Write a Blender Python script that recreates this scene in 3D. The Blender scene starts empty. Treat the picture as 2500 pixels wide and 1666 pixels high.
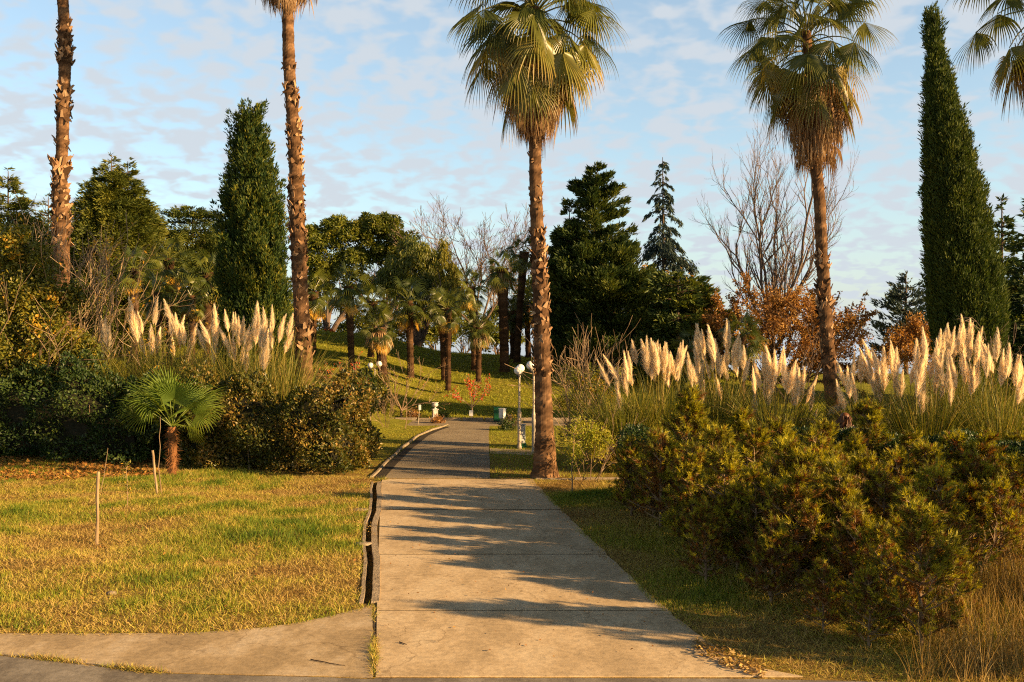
import bpy, math, random
import numpy as np
from mathutils import Vector, Matrix, Quaternion

SC = bpy.context.scene
COL = SC.collection
R = math.radians
PI = math.pi

# ------------------------------------------------------------------ camera
CAM_H = 3.2
LENS = 35.0
F = 2500 * LENS / 36.0          # focal length in photo pixels
CX, CY = 1250.0, 833.0
cam_d = bpy.data.cameras.new("camera")
cam = bpy.data.objects.new("camera", cam_d)
COL.objects.link(cam)
cam.location = (0, 0, CAM_H)
cam.rotation_euler = (R(90), 0, 0)
cam_d.lens = LENS
cam_d.sensor_width = 36
cam_d.clip_end = 3000
SC.camera = cam

# ------------------------------------------------------------------ light
SUN_EL = R(17.3)
SUN_BACK = R(22)                # sun stands right of the camera and a little behind it
sdir = Vector((math.cos(SUN_EL) * math.cos(SUN_BACK), -math.cos(SUN_EL) * math.sin(SUN_BACK), math.sin(SUN_EL)))
sl = bpy.data.lights.new("sun", "SUN")
sl.energy = 5.0
sl.angle = R(0.55)
sl.color = (1.0, 0.65, 0.30)
so = bpy.data.objects.new("sun", sl)
COL.objects.link(so)
so.rotation_euler = sdir.to_track_quat('Z', 'Y').to_euler()

world = bpy.data.worlds.new("World")
SC.world = world
world.use_nodes = True


def make_world():
    nt = world.node_tree
    N = nt.nodes
    N.clear()
    L = nt.links.new
    out = N.new('ShaderNodeOutputWorld')
    bg = N.new('ShaderNodeBackground')
    bg.inputs['Strength'].default_value = 0.10
    sky = N.new('ShaderNodeTexSky')
    sky.sky_type = 'NISHITA'
    sky.sun_disc = False
    sky.sun_elevation = SUN_EL
    sky.sun_rotation = math.atan2(sdir.x, sdir.y)
    sky.air_density = 1.0
    sky.dust_density = 1.0
    sky.ozone_density = 1.6
    tc = N.new('ShaderNodeTexCoord')
    sep = N.new('ShaderNodeSeparateXYZ')
    L(tc.outputs['Generated'], sep.inputs[0])
    az = N.new('ShaderNodeMath'); az.operation = 'MAXIMUM'; az.inputs[1].default_value = 0.0
    L(sep.outputs['Z'], az.inputs[0])
    ad = N.new('ShaderNodeMath'); ad.operation = 'ADD'; ad.inputs[1].default_value = 0.30
    L(az.outputs[0], ad.inputs[0])
    dx = N.new('ShaderNodeMath'); dx.operation = 'DIVIDE'
    dy = N.new('ShaderNodeMath'); dy.operation = 'DIVIDE'
    L(sep.outputs['X'], dx.inputs[0]); L(ad.outputs[0], dx.inputs[1])
    L(sep.outputs['Y'], dy.inputs[0]); L(ad.outputs[0], dy.inputs[1])
    cmb = N.new('ShaderNodeCombineXYZ')
    L(dx.outputs[0], cmb.inputs[0]); L(dy.outputs[0], cmb.inputs[1])

    def noise(scale, detail, rough, sx, sy, off):
        mp = N.new('ShaderNodeMapping')
        mp.inputs['Scale'].default_value = (sx, sy, 1)
        mp.inputs['Rotation'].default_value = (0, 0, R(12))
        mp.inputs['Location'].default_value = (off, off * .7, 0)
        L(cmb.outputs[0], mp.inputs[0])
        n = N.new('ShaderNodeTexNoise')
        n.inputs['Scale'].default_value = scale
        n.inputs['Detail'].default_value = detail
        n.inputs['Roughness'].default_value = rough
        n.inputs['Distortion'].default_value = 0.25
        L(mp.outputs[0], n.inputs['Vector'])
        return n.outputs['Fac']
    n1 = noise(17.5, 2.4, 0.48, 1.0, 1.0, 3.1)       # cloudlets
    n2 = noise(3.0, 2.0, 0.5, 1.0, 1.0, 8.7)       # broad breaks
    n3 = noise(45.0, 3.0, 0.55, 0.7, 1.0, 1.9)     # fine
    a = N.new('ShaderNodeMath'); a.operation = 'MULTIPLY'; a.inputs[1].default_value = 0.78
    L(n1, a.inputs[0])
    b = N.new('ShaderNodeMath'); b.operation = 'MULTIPLY_ADD'; b.inputs[1].default_value = 0.24
    L(n2, b.inputs[0]); L(a.outputs[0], b.inputs[2])
    c = N.new('ShaderNodeMath'); c.operation = 'MULTIPLY_ADD'; c.inputs[1].default_value = 0.10
    L(n3, c.inputs[0]); L(b.outputs[0], c.inputs[2])
    rmp = N.new('ShaderNodeValToRGB')
    rmp.color_ramp.elements[0].position = 0.455
    rmp.color_ramp.elements[0].color = (0.26, 0.26, 0.26, 1)
    rmp.color_ramp.elements[1].position = 0.66
    rmp.color_ramp.elements[1].color = (0.96, 0.96, 0.96, 1)
    rmp.color_ramp.interpolation = 'EASE'
    L(c.outputs[0], rmp.inputs[0])
    blue = N.new('ShaderNodeMix'); blue.data_type = 'RGBA'; blue.blend_type = 'MULTIPLY'
    blue.inputs['Factor'].default_value = 1.0
    L(sky.outputs[0], blue.inputs['A'])
    blue.inputs['B'].default_value = SKY_GAIN
    mx = N.new('ShaderNodeMix'); mx.data_type = 'RGBA'
    hz = N.new('ShaderNodeMapRange'); hz.inputs['From Min'].default_value = 0.0; hz.inputs['From Max'].default_value = 0.22
    hz.inputs['To Min'].default_value = 0.72; hz.inputs['To Max'].default_value = 0.0
    L(az.outputs[0], hz.inputs['Value'])
    hm = N.new('ShaderNodeMath'); hm.operation = 'MAXIMUM'
    L(rmp.outputs[0], hm.inputs[0]); L(hz.outputs[0], hm.inputs[1])
    zf = N.new('ShaderNodeMapRange'); zf.inputs['From Min'].default_value = 0.36; zf.inputs['From Max'].default_value = 0.75
    zf.inputs['To Min'].default_value = 1.0; zf.inputs['To Max'].default_value = 0.12
    L(az.outputs[0], zf.inputs['Value'])
    hz2 = N.new('ShaderNodeMath'); hz2.operation = 'MULTIPLY'
    L(hm.outputs[0], hz2.inputs[0]); L(zf.outputs[0], hz2.inputs[1])
    L(hz2.outputs[0], mx.inputs['Factor'])
    L(blue.outputs['Result'], mx.inputs['A'])
    mx.inputs['B'].default_value = CLOUD_COL
    zd = N.new('ShaderNodeMapRange'); zd.inputs['From Min'].default_value = 0.33; zd.inputs['From Max'].default_value = 0.62
    zd.inputs['To Min'].default_value = 1.0; zd.inputs['To Max'].default_value = 0.2
    L(az.outputs[0], zd.inputs['Value'])
    zm = N.new('ShaderNodeVectorMath'); zm.operation = 'SCALE'
    L(mx.outputs['Result'], zm.inputs[0]); L(zd.outputs[0], zm.inputs['Scale'])
    L(zm.outputs[0], bg.inputs['Color'])
    L(bg.outputs[0], out.inputs[0])


SKY_GAIN = (0.92, 0.96, 0.90, 1)
CLOUD_COL = (2.48, 2.72, 2.98, 1)
make_world()
SC.view_settings.view_transform = 'Standard'
SC.view_settings.look = 'None'
SC.view_settings.exposure = 1.4
SC.view_settings.gamma = 1.0
SC.render.engine = 'CYCLES'
cy = SC.cycles
cy.max_bounces = 6
cy.diffuse_bounces = 3
cy.glossy_bounces = 2
cy.transmission_bounces = 4
cy.transparent_max_bounces = 4
cy.caustics_reflective = False
cy.caustics_refractive = False
cy.use_denoising = False
cy.filter_width = 1.15
try:
    cy.denoiser = 'OPENIMAGEDENOISE'
except Exception:
    pass

# ------------------------------------------------------------------ helpers


def ss(x, a, b):
    t = np.clip((np.asarray(x, float) - a) / (b - a), 0, 1)
    return t * t * (3 - 2 * t)


def vn(x, y, s, seed=0):
    """smooth pseudo noise in -1..1 from a few rotated sines"""
    rg = np.random.default_rng(seed + 77)
    o = 0
    for k in range(5):
        a = rg.uniform(0, 2 * PI); fr = s * rg.uniform(.6, 1.7); ph = rg.uniform(0, 6.28, 2)
        u = (x * math.cos(a) + y * math.sin(a)) * fr + ph[0]
        w = (-x * math.sin(a) + y * math.cos(a)) * fr * .8 + ph[1]
        o = o + np.sin(u + 1.2 * np.sin(w)) * np.cos(w * .7)
    return o / 3.2


def G(px, py):
    """pixel on the flat ground z=0"""
    d = F * CAM_H / (py - CY)
    return ((px - CX) / F * d, d)


def P(px, py, D):
    return Vector(((px - CX) / F * D, D, CAM_H - (py - CY) / F * D))


# path frame
O_ = np.array([-1.65, 12.0]); VD = np.array([-.1252, .9921]); UD = np.array([.9921, .1252])


def terr(x, y):
    x = np.asarray(x, float); y = np.asarray(y, float)
    top = np.interp(x, [-40, -12, -2, 4, 12, 40], [3.3, 3.05, 2.35, 2.0, 1.4, .8])
    hill = top * ss(y, 39.6, 60) - 0.045 * np.maximum(0, y - 62)
    bank = 0.75 * ss(y, 24, 36) * ss(-x, 3.6, 9)
    u = (x - O_[0]) * UD[0] + (y - O_[1]) * UD[1]
    off = np.maximum(-u - .35, u - 4.6)
    yf = np.interp(x, [-9.5, -5.5, -4.0, -3.1, -2.4, -1.7], [10.9, 10.9, 10.95, 11.15, 11.55, 12.0])
    rough = ss(off, 0.0, 1.6) * np.where(x < -1, ss(y - yf, 0.05, 1.0), 1) * (0.07 * vn(x, y, .9, 1) + .045 * vn(x, y, 2.6, 2)) * (1 - ss(y, 22, 26))
    far = ss(y, 42, 50) * .07 * vn(x, y, .5, 5)
    return np.maximum(hill, -60) + bank * (1 - ss(y, 60, 75)) + rough + far


def hit(px, py):
    d = np.arange(8.5, 95, .04)
    x = (px - CX) / F * d
    z = CAM_H - (py - CY) / F * d
    k = np.argmax(terr(x, d) >= z)
    return Vector((float(x[k]), float(d[k]), float(terr(x[k], d[k]))))


def at(px, D):
    x = (px - CX) / F * D
    return Vector((x, D, float(terr(x, D))))


class MB:
    def __init__(s):
        s.v = []; s.q = []; s.t = []; s.c = []; s.n = 0

    def add(s, v, q=None, t=None, tint=.5):
        v = np.asarray(v, np.float32).reshape(-1, 3)
        m = len(v)
        if m == 0:
            return
        s.v.append(v)
        s.c.append(np.broadcast_to(np.asarray(tint, np.float32), (m,)).copy())
        if q is not None and len(q): s.q.append(np.asarray(q, np.int64).reshape(-1, 4) + s.n)
        if t is not None and len(t): s.t.append(np.asarray(t, np.int64).reshape(-1, 3) + s.n)
        s.n += m

    def mesh(s, name, mat, smooth=False):
        me = bpy.data.meshes.new(name)
        v = np.concatenate(s.v); c = np.concatenate(s.c)
        q = np.concatenate(s.q) if s.q else np.zeros((0, 4), np.int64)
        t = np.concatenate(s.t) if s.t else np.zeros((0, 3), np.int64)
        me.vertices.add(len(v)); me.vertices.foreach_set('co', v.ravel())
        me.loops.add(q.size + t.size); me.polygons.add(len(q) + len(t))
        me.loops.foreach_set('vertex_index', np.concatenate([q.ravel(), t.ravel()]).astype(np.int32))
        me.polygons.foreach_set('loop_start', np.concatenate([np.arange(len(q)) * 4, q.size + np.arange(len(t)) * 3]).astype(np.int32))
        if smooth:
            me.polygons.foreach_set('use_smooth', np.ones(len(q) + len(t), bool))
        else:
            me.polygons.foreach_set('use_smooth', np.zeros(len(q) + len(t), bool))
        at_ = me.attributes.new('tint', 'FLOAT', 'POINT')
        at_.data.foreach_set('value', c)
        me.update(calc_edges=True)
        me.materials.append(mat)
        return me

    def build(s, name, mat, parent=None, smooth=False, loc=(0, 0, 0)):
        return obj(name, s.mesh(name, mat, smooth), parent, loc)


def obj(name, me, parent=None, loc=(0, 0, 0), rz=0, scale=1):
    o = bpy.data.objects.new(name, me)
    COL.objects.link(o)
    if parent is not None: o.parent = parent
    o.location = loc
    o.rotation_euler = (0, 0, rz)
    o.scale = (scale,) * 3
    return o


def tag(o, label=None, cat=None, group=None, kind=None):
    if label: o['label'] = label
    if cat: o['category'] = cat
    if group: o['group'] = group
    if kind: o['kind'] = kind
    return o


def thing(name, label, cat, loc=(0, 0, 0), rz=0, group=None, scale=1):
    o = bpy.data.objects.new(name, None)
    o.empty_display_size = .2
    COL.objects.link(o)
    o.location = loc; o.rotation_euler = (0, 0, rz); o.scale = (scale,) * 3
    return tag(o, label, cat, group)


def dup(root, loc, rz, scale, label, group=None):
    c = root.copy(); COL.objects.link(c)
    c.location = loc; c.rotation_euler = (0, 0, rz); c.scale = (scale,) * 3
    c['label'] = label
    if group: c['group'] = group
    for ch in list(root.children):
        d = ch.copy(); COL.objects.link(d); d.parent = c
        for g in list(ch.children):
            e = g.copy(); COL.objects.link(e); e.parent = d
    return c


def nrm(a):
    return a / np.maximum(np.linalg.norm(a, axis=-1, keepdims=True), 1e-9)


def perp(A, rng, N=None):
    """side vectors perpendicular to axis A; roll random or set by N"""
    if N is None:
        N = rng.normal(size=A.shape)
    S = nrm(np.cross(A, N))
    return S, nrm(np.cross(S, A))


def leaves(mb, C, A, L, W, tint, rng, N=None, mid=.45):
    C = np.asarray(C, float); A = nrm(np.asarray(A, float)); n = len(C)
    L = np.broadcast_to(np.asarray(L, float), (n,))[:, None]; W = np.broadcast_to(np.asarray(W, float), (n,))[:, None]
    S, Nn = perp(A, rng, N)
    v = np.stack([C, C + A * L * mid + S * W * .5 + Nn * W * .12, C + A * L, C + A * L * mid - S * W * .5 + Nn * W * .12], 1)
    q = np.arange(n * 4).reshape(n, 4)
    mb.add(v, q=q, tint=np.repeat(np.broadcast_to(tint, (n,)), 4))


def needles(mb, C, A, L, W, tint, rng):
    C = np.asarray(C, float); A = nrm(np.asarray(A, float)); n = len(C)
    L = np.broadcast_to(np.asarray(L, float), (n,))[:, None]; W = np.broadcast_to(np.asarray(W, float), (n,))[:, None]
    S, _ = perp(A, rng)
    v = np.stack([C + S * W * .5, C - S * W * .5, C + A * L], 1)
    mb.add(v, t=np.arange(n * 3).reshape(n, 3), tint=np.repeat(np.broadcast_to(tint, (n,)), 3))


def blades(mb, B, D0, L, W, bend, tint, rng, nseg=4, side=None):
    """tapering grass strips: B base, D0 start direction, bend = how far the tip is pulled down"""
    B = np.asarray(B, float); D0 = nrm(np.asarray(D0, float)); n = len(B)
    L = np.broadcast_to(np.asarray(L, float), (n,)); W = np.broadcast_to(np.asarray(W, float), (n,)); bend = np.broadcast_to(np.asarray(bend, float), (n,))
    if side is None:
        S, _ = perp(D0, rng)
        S[:, 2] *= .3; S = nrm(S)
    else:
        S = side
    p = B.copy(); d = D0.copy(); rows = []
    for k in range(nseg + 1):
        t = k / nseg
        w = W * (1 - t ** 1.6) * (.75 + .5 * min(1, 2 * t) * .5)
        if k < nseg:
            rows.append(p + S * w[:, None] * .5); rows.append(p - S * w[:, None] * .5)
        else:
            rows.append(p)
        d = d + np.array([0, 0, -1.]) * (bend * (0.35 + 1.3 * t) / nseg)[:, None]
        d = nrm(d)
        p = p + d * (L / nseg)[:, None]
    v = np.stack(rows, 1); m = v.shape[1]
    base = (np.arange(n) * m)[:, None]
    q = np.concatenate([base + np.array([2 * k, 2 * k + 1, 2 * k + 3, 2 * k + 2]) for k in range(nseg - 1)], 0) if nseg > 1 else None
    t_ = base + np.array([m - 3, m - 2, m - 1])
    mb.add(v, q=q, t=t_, tint=np.repeat(np.broadcast_to(tint, (n,)), m))


def segs(mb, P0, P1, R0, R1, sides=4, tint=.5):
    P0 = np.asarray(P0, float); P1 = np.asarray(P1, float); n = len(P0)
    if n == 0: return
    A = nrm(P1 - P0)
    up = np.where(np.abs(A[:, 2:3]) < .9, np.array([[0, 0, 1.]]), np.array([[1., 0, 0]]))
    S = nrm(np.cross(A, up)); T = np.cross(S, A)
    R0 = np.broadcast_to(np.asarray(R0, float), (n,)); R1 = np.broadcast_to(np.asarray(R1, float), (n,))
    vs = []
    for k in range(sides):
        a = 2 * PI * k / sides
        o = S * math.cos(a) + T * math.sin(a)
        vs.append(P0 + o * R0[:, None]); vs.append(P1 + o * R1[:, None])
    v = np.stack(vs, 1); m = 2 * sides
    base = (np.arange(n) * m)[:, None]
    q = np.concatenate([base + np.array([2 * k, 2 * ((k + 1) % sides), 2 * ((k + 1) % sides) + 1, 2 * k + 1]) for k in range(sides)], 0)
    mb.add(v, q=q, tint=np.repeat(np.broadcast_to(tint, (n,)), m))


def tube(mb, pts, rad, sides=12, tint=.5, cap=True, wob=None):
    pts = np.asarray(pts, float); m = len(pts)
    rad = np.broadcast_to(np.asarray(rad, float), (m,))
    d = np.gradient(pts, axis=0); d = nrm(d)
    ref = np.array([1., 0, 0]) if abs(d[0][0]) < .8 else np.array([0, 1., 0])
    S = nrm(np.cross(d, np.cross(ref, d))); T = np.cross(d, S)
    a = np.arange(sides) * 2 * PI / sides
    rr = rad[:, None] * np.ones(sides)
    if wob is not None: rr = rr * wob
    v = pts[:, None] + rr[..., None] * (S[:, None] * np.cos(a)[None, :, None] + T[:, None] * np.sin(a)[None, :, None])
    i = np.arange(m - 1)[:, None] * sides; j = np.arange(sides)[None]
    j2 = (j + 1) % sides
    q = np.stack([i + j, i + j2, i + sides + j2, i + sides + j], -1).reshape(-1, 4)
    n0 = mb.n
    mb.add(v.reshape(-1, 3), q=q, tint=tint)
    if cap:
        for ring, flip in ((0, True), (m - 1, False)):
            k0 = ring * sides
            tr = [(k0, k0 + k + 1, k0 + k) if flip else (k0, k0 + k, k0 + k + 1) for k in range(1, sides - 1)]
            mb.t.append(np.array(tr) + n0)


def box(mb, c, s, rz=0, tint=.5, bev=0):
    """box centre c, size s, with chamfered edges when bev>0"""
    hx, hy, hz = [k / 2 for k in s]
    if bev <= 0:
        v = np.array([[x, y, z] for z in (-hz, hz) for x, y in ((-hx, -hy), (hx, -hy), (hx, hy), (-hx, hy))])
        q = [(0, 3, 2, 1), (4, 5, 6, 7), (0, 1, 5, 4), (1, 2, 6, 5), (2, 3, 7, 6), (3, 0, 4, 7)]
    else:
        rings = []
        for z, k in ((-hz, bev), (-hz + bev, 0), (hz - bev, 0), (hz, bev)):
            b = bev
            x, y = hx - k, hy - k
            rings += [[-x + b, -y, z], [x - b, -y, z], [x, -y + b, z], [x, y - b, z], [x - b, y, z], [-x + b, y, z], [-x, y - b, z], [-x, -y + b, z]]
        v = np.array(rings)
        q = []
        for k in range(3):
            for j in range(8):
                q.append((k * 8 + j, k * 8 + (j + 1) % 8, k * 8 + 8 + (j + 1) % 8, k * 8 + 8 + j))
        for k0, rev in ((0, True), (24, False)):
            f = [(0, 1, 2, 3), (0, 3, 4, 7), (4, 5, 6, 7)]
            for a in f:
                a = [k0 + i for i in a]
                q.append(tuple(reversed(a)) if rev else tuple(a))
    ca, sa = math.cos(rz), math.sin(rz)
    v = np.stack([v[:, 0] * ca - v[:, 1] * sa + c[0], v[:, 0] * sa + v[:, 1] * ca + c[1], v[:, 2] + c[2]], 1)
    mb.add(v, q=q, tint=tint)


def lathe(mb, prof, c=(0, 0, 0), sides=20, tint=.5):
    pr = np.asarray(prof, float); m = len(pr)
    a = np.arange(sides) * 2 * PI / sides
    v = np.stack([pr[:, 0:1] * np.cos(a) + c[0], pr[:, 0:1] * np.sin(a) + c[1], pr[:, 1:2] + 0 * a + c[2]], -1)
    i = np.arange(m - 1)[:, None] * sides; j = np.arange(sides)[None]; j2 = (j + 1) % sides
    q = np.stack([i + j, i + j2, i + sides + j2, i + sides + j], -1).reshape(-1, 4)
    mb.add(v.reshape(-1, 3), q=q, tint=tint)


def inpoly(x, y, poly):
    poly = np.asarray(poly); n = len(poly); ins = np.zeros(len(x), bool)
    j = n - 1
    for i in range(n):
        xi, yi = poly[i]; xj, yj = poly[j]
        c = ((yi > y) != (yj > y)) & (x < (xj - xi) * (y - yi) / (yj - yi + 1e-12) + xi)
        ins ^= c
        j = i
    return ins


# ------------------------------------------------------------------ materials
def newmat(name):
    m = bpy.data.materials.new(name); m.use_nodes = True
    m.node_tree.nodes.clear()
    return m, m.node_tree.nodes, m.node_tree.links.new


def ramp(N, stops, interp='LINEAR'):
    r = N.new('ShaderNodeValToRGB'); e = r.color_ramp.elements
    r.color_ramp.interpolation = interp
    while len(e) > 1: e.remove(e[0])
    e[0].position = stops[0][0]; e[0].color = (*stops[0][1], 1)
    for p, c in stops[1:]:
        k = e.new(p); k.color = (*c, 1)
    return r


def leafmat(name, stops, trans=.3, rough=.55, spec=.25, var=.12):
    m, N, L = newmat(name)
    out = N.new('ShaderNodeOutputMaterial')
    a = N.new('ShaderNodeAttribute'); a.attribute_name = 'tint'
    r = ramp(N, stops); L(a.outputs['Fac'], r.inputs[0])
    oi = N.new('ShaderNodeObjectInfo')
    mr = N.new('ShaderNodeMapRange')
    mr.inputs['To Min'].default_value = 1 - var; mr.inputs['To Max'].default_value = 1 + var
    L(oi.outputs['Random'], mr.inputs['Value'])
    hs = N.new('ShaderNodeHueSaturation'); L(r.outputs[0], hs.inputs['Color']); L(mr.outputs[0], hs.inputs['Value'])
    b = N.new('ShaderNodeBsdfPrincipled')
    L(hs.outputs[0], b.inputs['Base Color'])
    b.inputs['Roughness'].default_value = rough
    b.inputs['Specular IOR Level'].default_value = spec
    if trans > 0:
        t = N.new('ShaderNodeBsdfTranslucent')
        g = N.new('ShaderNodeHueSaturation'); g.inputs['Saturation'].default_value = 1.12; g.inputs['Value'].default_value = 1.3
        L(hs.outputs[0], g.inputs['Color']); L(g.outputs[0], t.inputs['Color'])
        mx = N.new('ShaderNodeMixShader'); mx.inputs[0].default_value = trans
        L(b.outputs[0], mx.inputs[1]); L(t.outputs[0], mx.inputs[2]); L(mx.outputs[0], out.inputs[0])
    else:
        L(b.outputs[0], out.inputs[0])
    return m


def noisemat(name, stops, scale=6, detail=6, rough=.85, bump=.3, bscale=None, stretch=(1, 1, 1), spec=.2, rough2=.6, fine=None):
    m, N, L = newmat(name)
    out = N.new('ShaderNodeOutputMaterial'); b = N.new('ShaderNodeBsdfPrincipled')
    tc = N.new('ShaderNodeTexCoord'); mp = N.new('ShaderNodeMapping'); mp.inputs['Scale'].default_value = stretch
    L(tc.outputs['Object'], mp.inputs[0])
    n = N.new('ShaderNodeTexNoise'); n.inputs['Scale'].default_value = scale; n.inputs['Detail'].default_value = detail; n.inputs['Roughness'].default_value = rough2
    L(mp.outputs[0], n.inputs['Vector'])
    r = ramp(N, stops); L(n.outputs['Fac'], r.inputs[0])
    col = r.outputs[0]
    if fine:
        n3 = N.new('ShaderNodeTexNoise'); n3.inputs['Scale'].default_value = fine; n3.inputs['Detail'].default_value = 3
        L(mp.outputs[0], n3.inputs['Vector'])
        r3 = ramp(N, [(.3, (.62, .62, .62)), (.7, (1.3, 1.3, 1.3))]); L(n3.outputs['Fac'], r3.inputs[0])
        mm = N.new('ShaderNodeMix'); mm.data_type = 'RGBA'; mm.blend_type = 'MULTIPLY'; mm.inputs['Factor'].default_value = 1
        L(col, mm.inputs['A']); L(r3.outputs[0], mm.inputs['B']); col = mm.outputs['Result']
    L(col, b.inputs['Base Color'])
    b.inputs['Roughness'].default_value = rough; b.inputs['Specular IOR Level'].default_value = spec
    n2 = N.new('ShaderNodeTexNoise'); n2.inputs['Scale'].default_value = bscale or scale * 3; n2.inputs['Detail'].default_value = 5
    L(mp.outputs[0], n2.inputs['Vector'])
    bp = N.new('ShaderNodeBump'); bp.inputs['Strength'].default_value = bump; bp.inputs['Distance'].default_value = .03
    L(n2.outputs['Fac'], bp.inputs['Height']); L(bp.outputs[0], b.inputs['Normal'])
    L(b.outputs[0], out.inputs[0])
    return m


def plain(name, c, rough=.5, spec=.4, metal=0, var=.12):
    return noisemat(name, [(.3, tuple(k * (1 - var) for k in c)), (.7, tuple(min(1, k * (1 + var)) for k in c))], scale=9, rough=rough, bump=.05, spec=spec)


def concrete(name, base, stain, pale):
    m, N, L = newmat(name)
    out = N.new('ShaderNodeOutputMaterial'); b = N.new('ShaderNodeBsdfPrincipled')
    tc = N.new('ShaderNodeTexCoord')

    def nz(scale, detail, st=(1, 1, 1), ro=.6):
        mp = N.new('ShaderNodeMapping'); mp.inputs['Scale'].default_value = st; L(tc.outputs['Object'], mp.inputs[0])
        n = N.new('ShaderNodeTexNoise'); n.inputs['Scale'].default_value = scale; n.inputs['Detail'].default_value = detail; n.inputs['Roughness'].default_value = ro
        L(mp.outputs[0], n.inputs['Vector']); return n.outputs['Fac']
    r = ramp(N, [(.36, tuple(c * .88 for c in stain)), (.46, stain), (.52, base), (.64, pale), (.70, tuple(min(1, c * 1.12) for c in pale))]); L(nz(1.1, 9, (1.4, .7, 1), .68), r.inputs[0])
    r2 = ramp(N, [(.35, (.80, .80, .80)), (.6, (1.06, 1.05, 1.03))]); L(nz(14, 5), r2.inputs[0])
    mm = N.new('ShaderNodeMix'); mm.data_type = 'RGBA'; mm.blend_type = 'MULTIPLY'; mm.inputs['Factor'].default_value = 1
    L(r.outputs[0], mm.inputs['A']); L(r2.outputs[0], mm.inputs['B'])
    r3 = ramp(N, [(.30, (.5, .47, .42)), (.37, (1, 1, 1))]); L(nz(60, 2), r3.inputs[0])
    m2 = N.new('ShaderNodeMix'); m2.data_type = 'RGBA'; m2.blend_type = 'MULTIPLY'; m2.inputs['Factor'].default_value = .8
    L(mm.outputs['Result'], m2.inputs['A']); L(r3.outputs[0], m2.inputs['B'])
    # hairline cracks
    vo = N.new('ShaderNodeTexVoronoi'); vo.feature = 'DISTANCE_TO_EDGE'; vo.inputs['Scale'].default_value = .42
    wn = N.new('ShaderNodeTexNoise'); wn.inputs['Scale'].default_value = 2.2; wn.inputs['Detail'].default_value = 5
    L(tc.outputs['Object'], wn.inputs['Vector'])
    va = N.new('ShaderNodeVectorMath'); va.operation = 'MULTIPLY_ADD'; va.inputs[1].default_value = (.9, .9, 0); L(wn.outputs['Color'], va.inputs[0]); L(tc.outputs['Object'], va.inputs[2])
    L(va.outputs[0], vo.inputs['Vector'])
    r4 = ramp(N, [(.0, (.38, .33, .28)), (.005, (1, 1, 1))]); L(vo.outputs['Distance'], r4.inputs[0])
    m3 = N.new('ShaderNodeMix'); m3.data_type = 'RGBA'; m3.blend_type = 'MULTIPLY'; m3.inputs['Factor'].default_value = .6
    L(m2.outputs['Result'], m3.inputs['A']); L(r4.outputs[0], m3.inputs['B'])
    L(m3.outputs['Result'], b.inputs['Base Color'])
    b.inputs['Roughness'].default_value = .9; b.inputs['Specular IOR Level'].default_value = .15
    bp = N.new('ShaderNodeBump'); bp.inputs['Strength'].default_value = .25; bp.inputs['Distance'].default_value = .01
    L(nz(40, 6), bp.inputs['Height']); L(bp.outputs[0], b.inputs['Normal'])
    L(b.outputs[0], out.inputs[0])
    return m


M = {}
M['concrete'] = concrete('concrete', (.57, .43, .262), (.50, .372, .22), (.62, .485, .31))
M['apron'] = concrete('apron_concrete', (.46, .345, .205), (.38, .28, .16), (.54, .43, .29))
M['strip'] = concrete('grey_asphalt', (.235, .205, .165), (.18, .155, .125), (.29, .255, .21))
M['asphalt'] = noisemat('asphalt', [(.3, (.215, .165, .105)), (.7, (.33, .265, .175))], scale=1.2, detail=8, rough=.92, bump=.35, bscale=90, fine=45)
M['kerb'] = noisemat('kerb_stone', [(.3, (.17, .13, .09)), (.7, (.36, .29, .2))], scale=7, rough=.9, bump=.5, bscale=25)
M['stone'] = noisemat('pale_stone', [(.3, (.42, .37, .32)), (.7, (.68, .63, .57))], scale=11, rough=.85, bump=.5, bscale=30)
M['palm_bark'] = leafmat('palm_bark', [(0, (.03, .016, .008)), (.35, (.12, .066, .033)), (.65, (.27, .155, .078)), (1, (.46, .30, .17))], trans=0, rough=.95, spec=.1, var=.08)
M['boots'] = M['palm_bark']
M['bark'] = noisemat('dark_bark', [(.35, (.035, .024, .016)), (.65, (.14, .1, .065))], scale=9, rough=.95, bump=.9, bscale=22, stretch=(1, 1, .35))
M['pale_twig'] = leafmat('pale_twig', [(0, (.10, .065, .04)), (.5, (.25, .17, .1)), (1, (.4, .29, .18))], trans=0, rough=.9, spec=.1)
M['grey_twig'] = leafmat('grey_twig', [(0, (.05, .035, .028)), (.5, (.13, .09, .068)), (1, (.22, .165, .125))], trans=0, rough=.9, spec=.1)
M['frond'] = leafmat('fan_frond', [(0, (.36, .22, .07)), (.25, (.33, .235, .04)), (.45, (.17, .165, .025)), (.75, (.085, .10, .022)), (1, (.05, .072, .022))], trans=.3, rough=.38, spec=.45, var=.1)
M['dead_frond'] = leafmat('dead_frond', [(0, (.10, .058, .03)), (.4, (.26, .155, .075)), (.75, (.42, .275, .14)), (1, (.54, .4, .24))], trans=.2, rough=.8, spec=.15)
M['windmill'] = leafmat('windmill_frond', [(0, (.60, .33, .04)), (.2, (.40, .27, .03)), (.4, (.15, .155, .02)), (.7, (.06, .082, .016)), (1, (.03, .048, .014))], trans=.25, rough=.35, spec=.5, var=.12)
M['conifer'] = leafmat('conifer_green', [(0, (.028, .045, .010)), (.5, (.105, .125, .018)), (1, (.21, .195, .026))], trans=.2, rough=.6)
M['dark_conifer'] = leafmat('dark_conifer', [(0, (.016, .034, .012)), (.5, (.055, .085, .02)), (1, (.155, .165, .022))], trans=.2, rough=.6)
M['blue_conifer'] = leafmat('blue_conifer', [(0, (.020, .034, .028)), (.5, (.04, .062, .046)), (1, (.075, .1, .07))], trans=.12, rough=.6)
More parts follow.
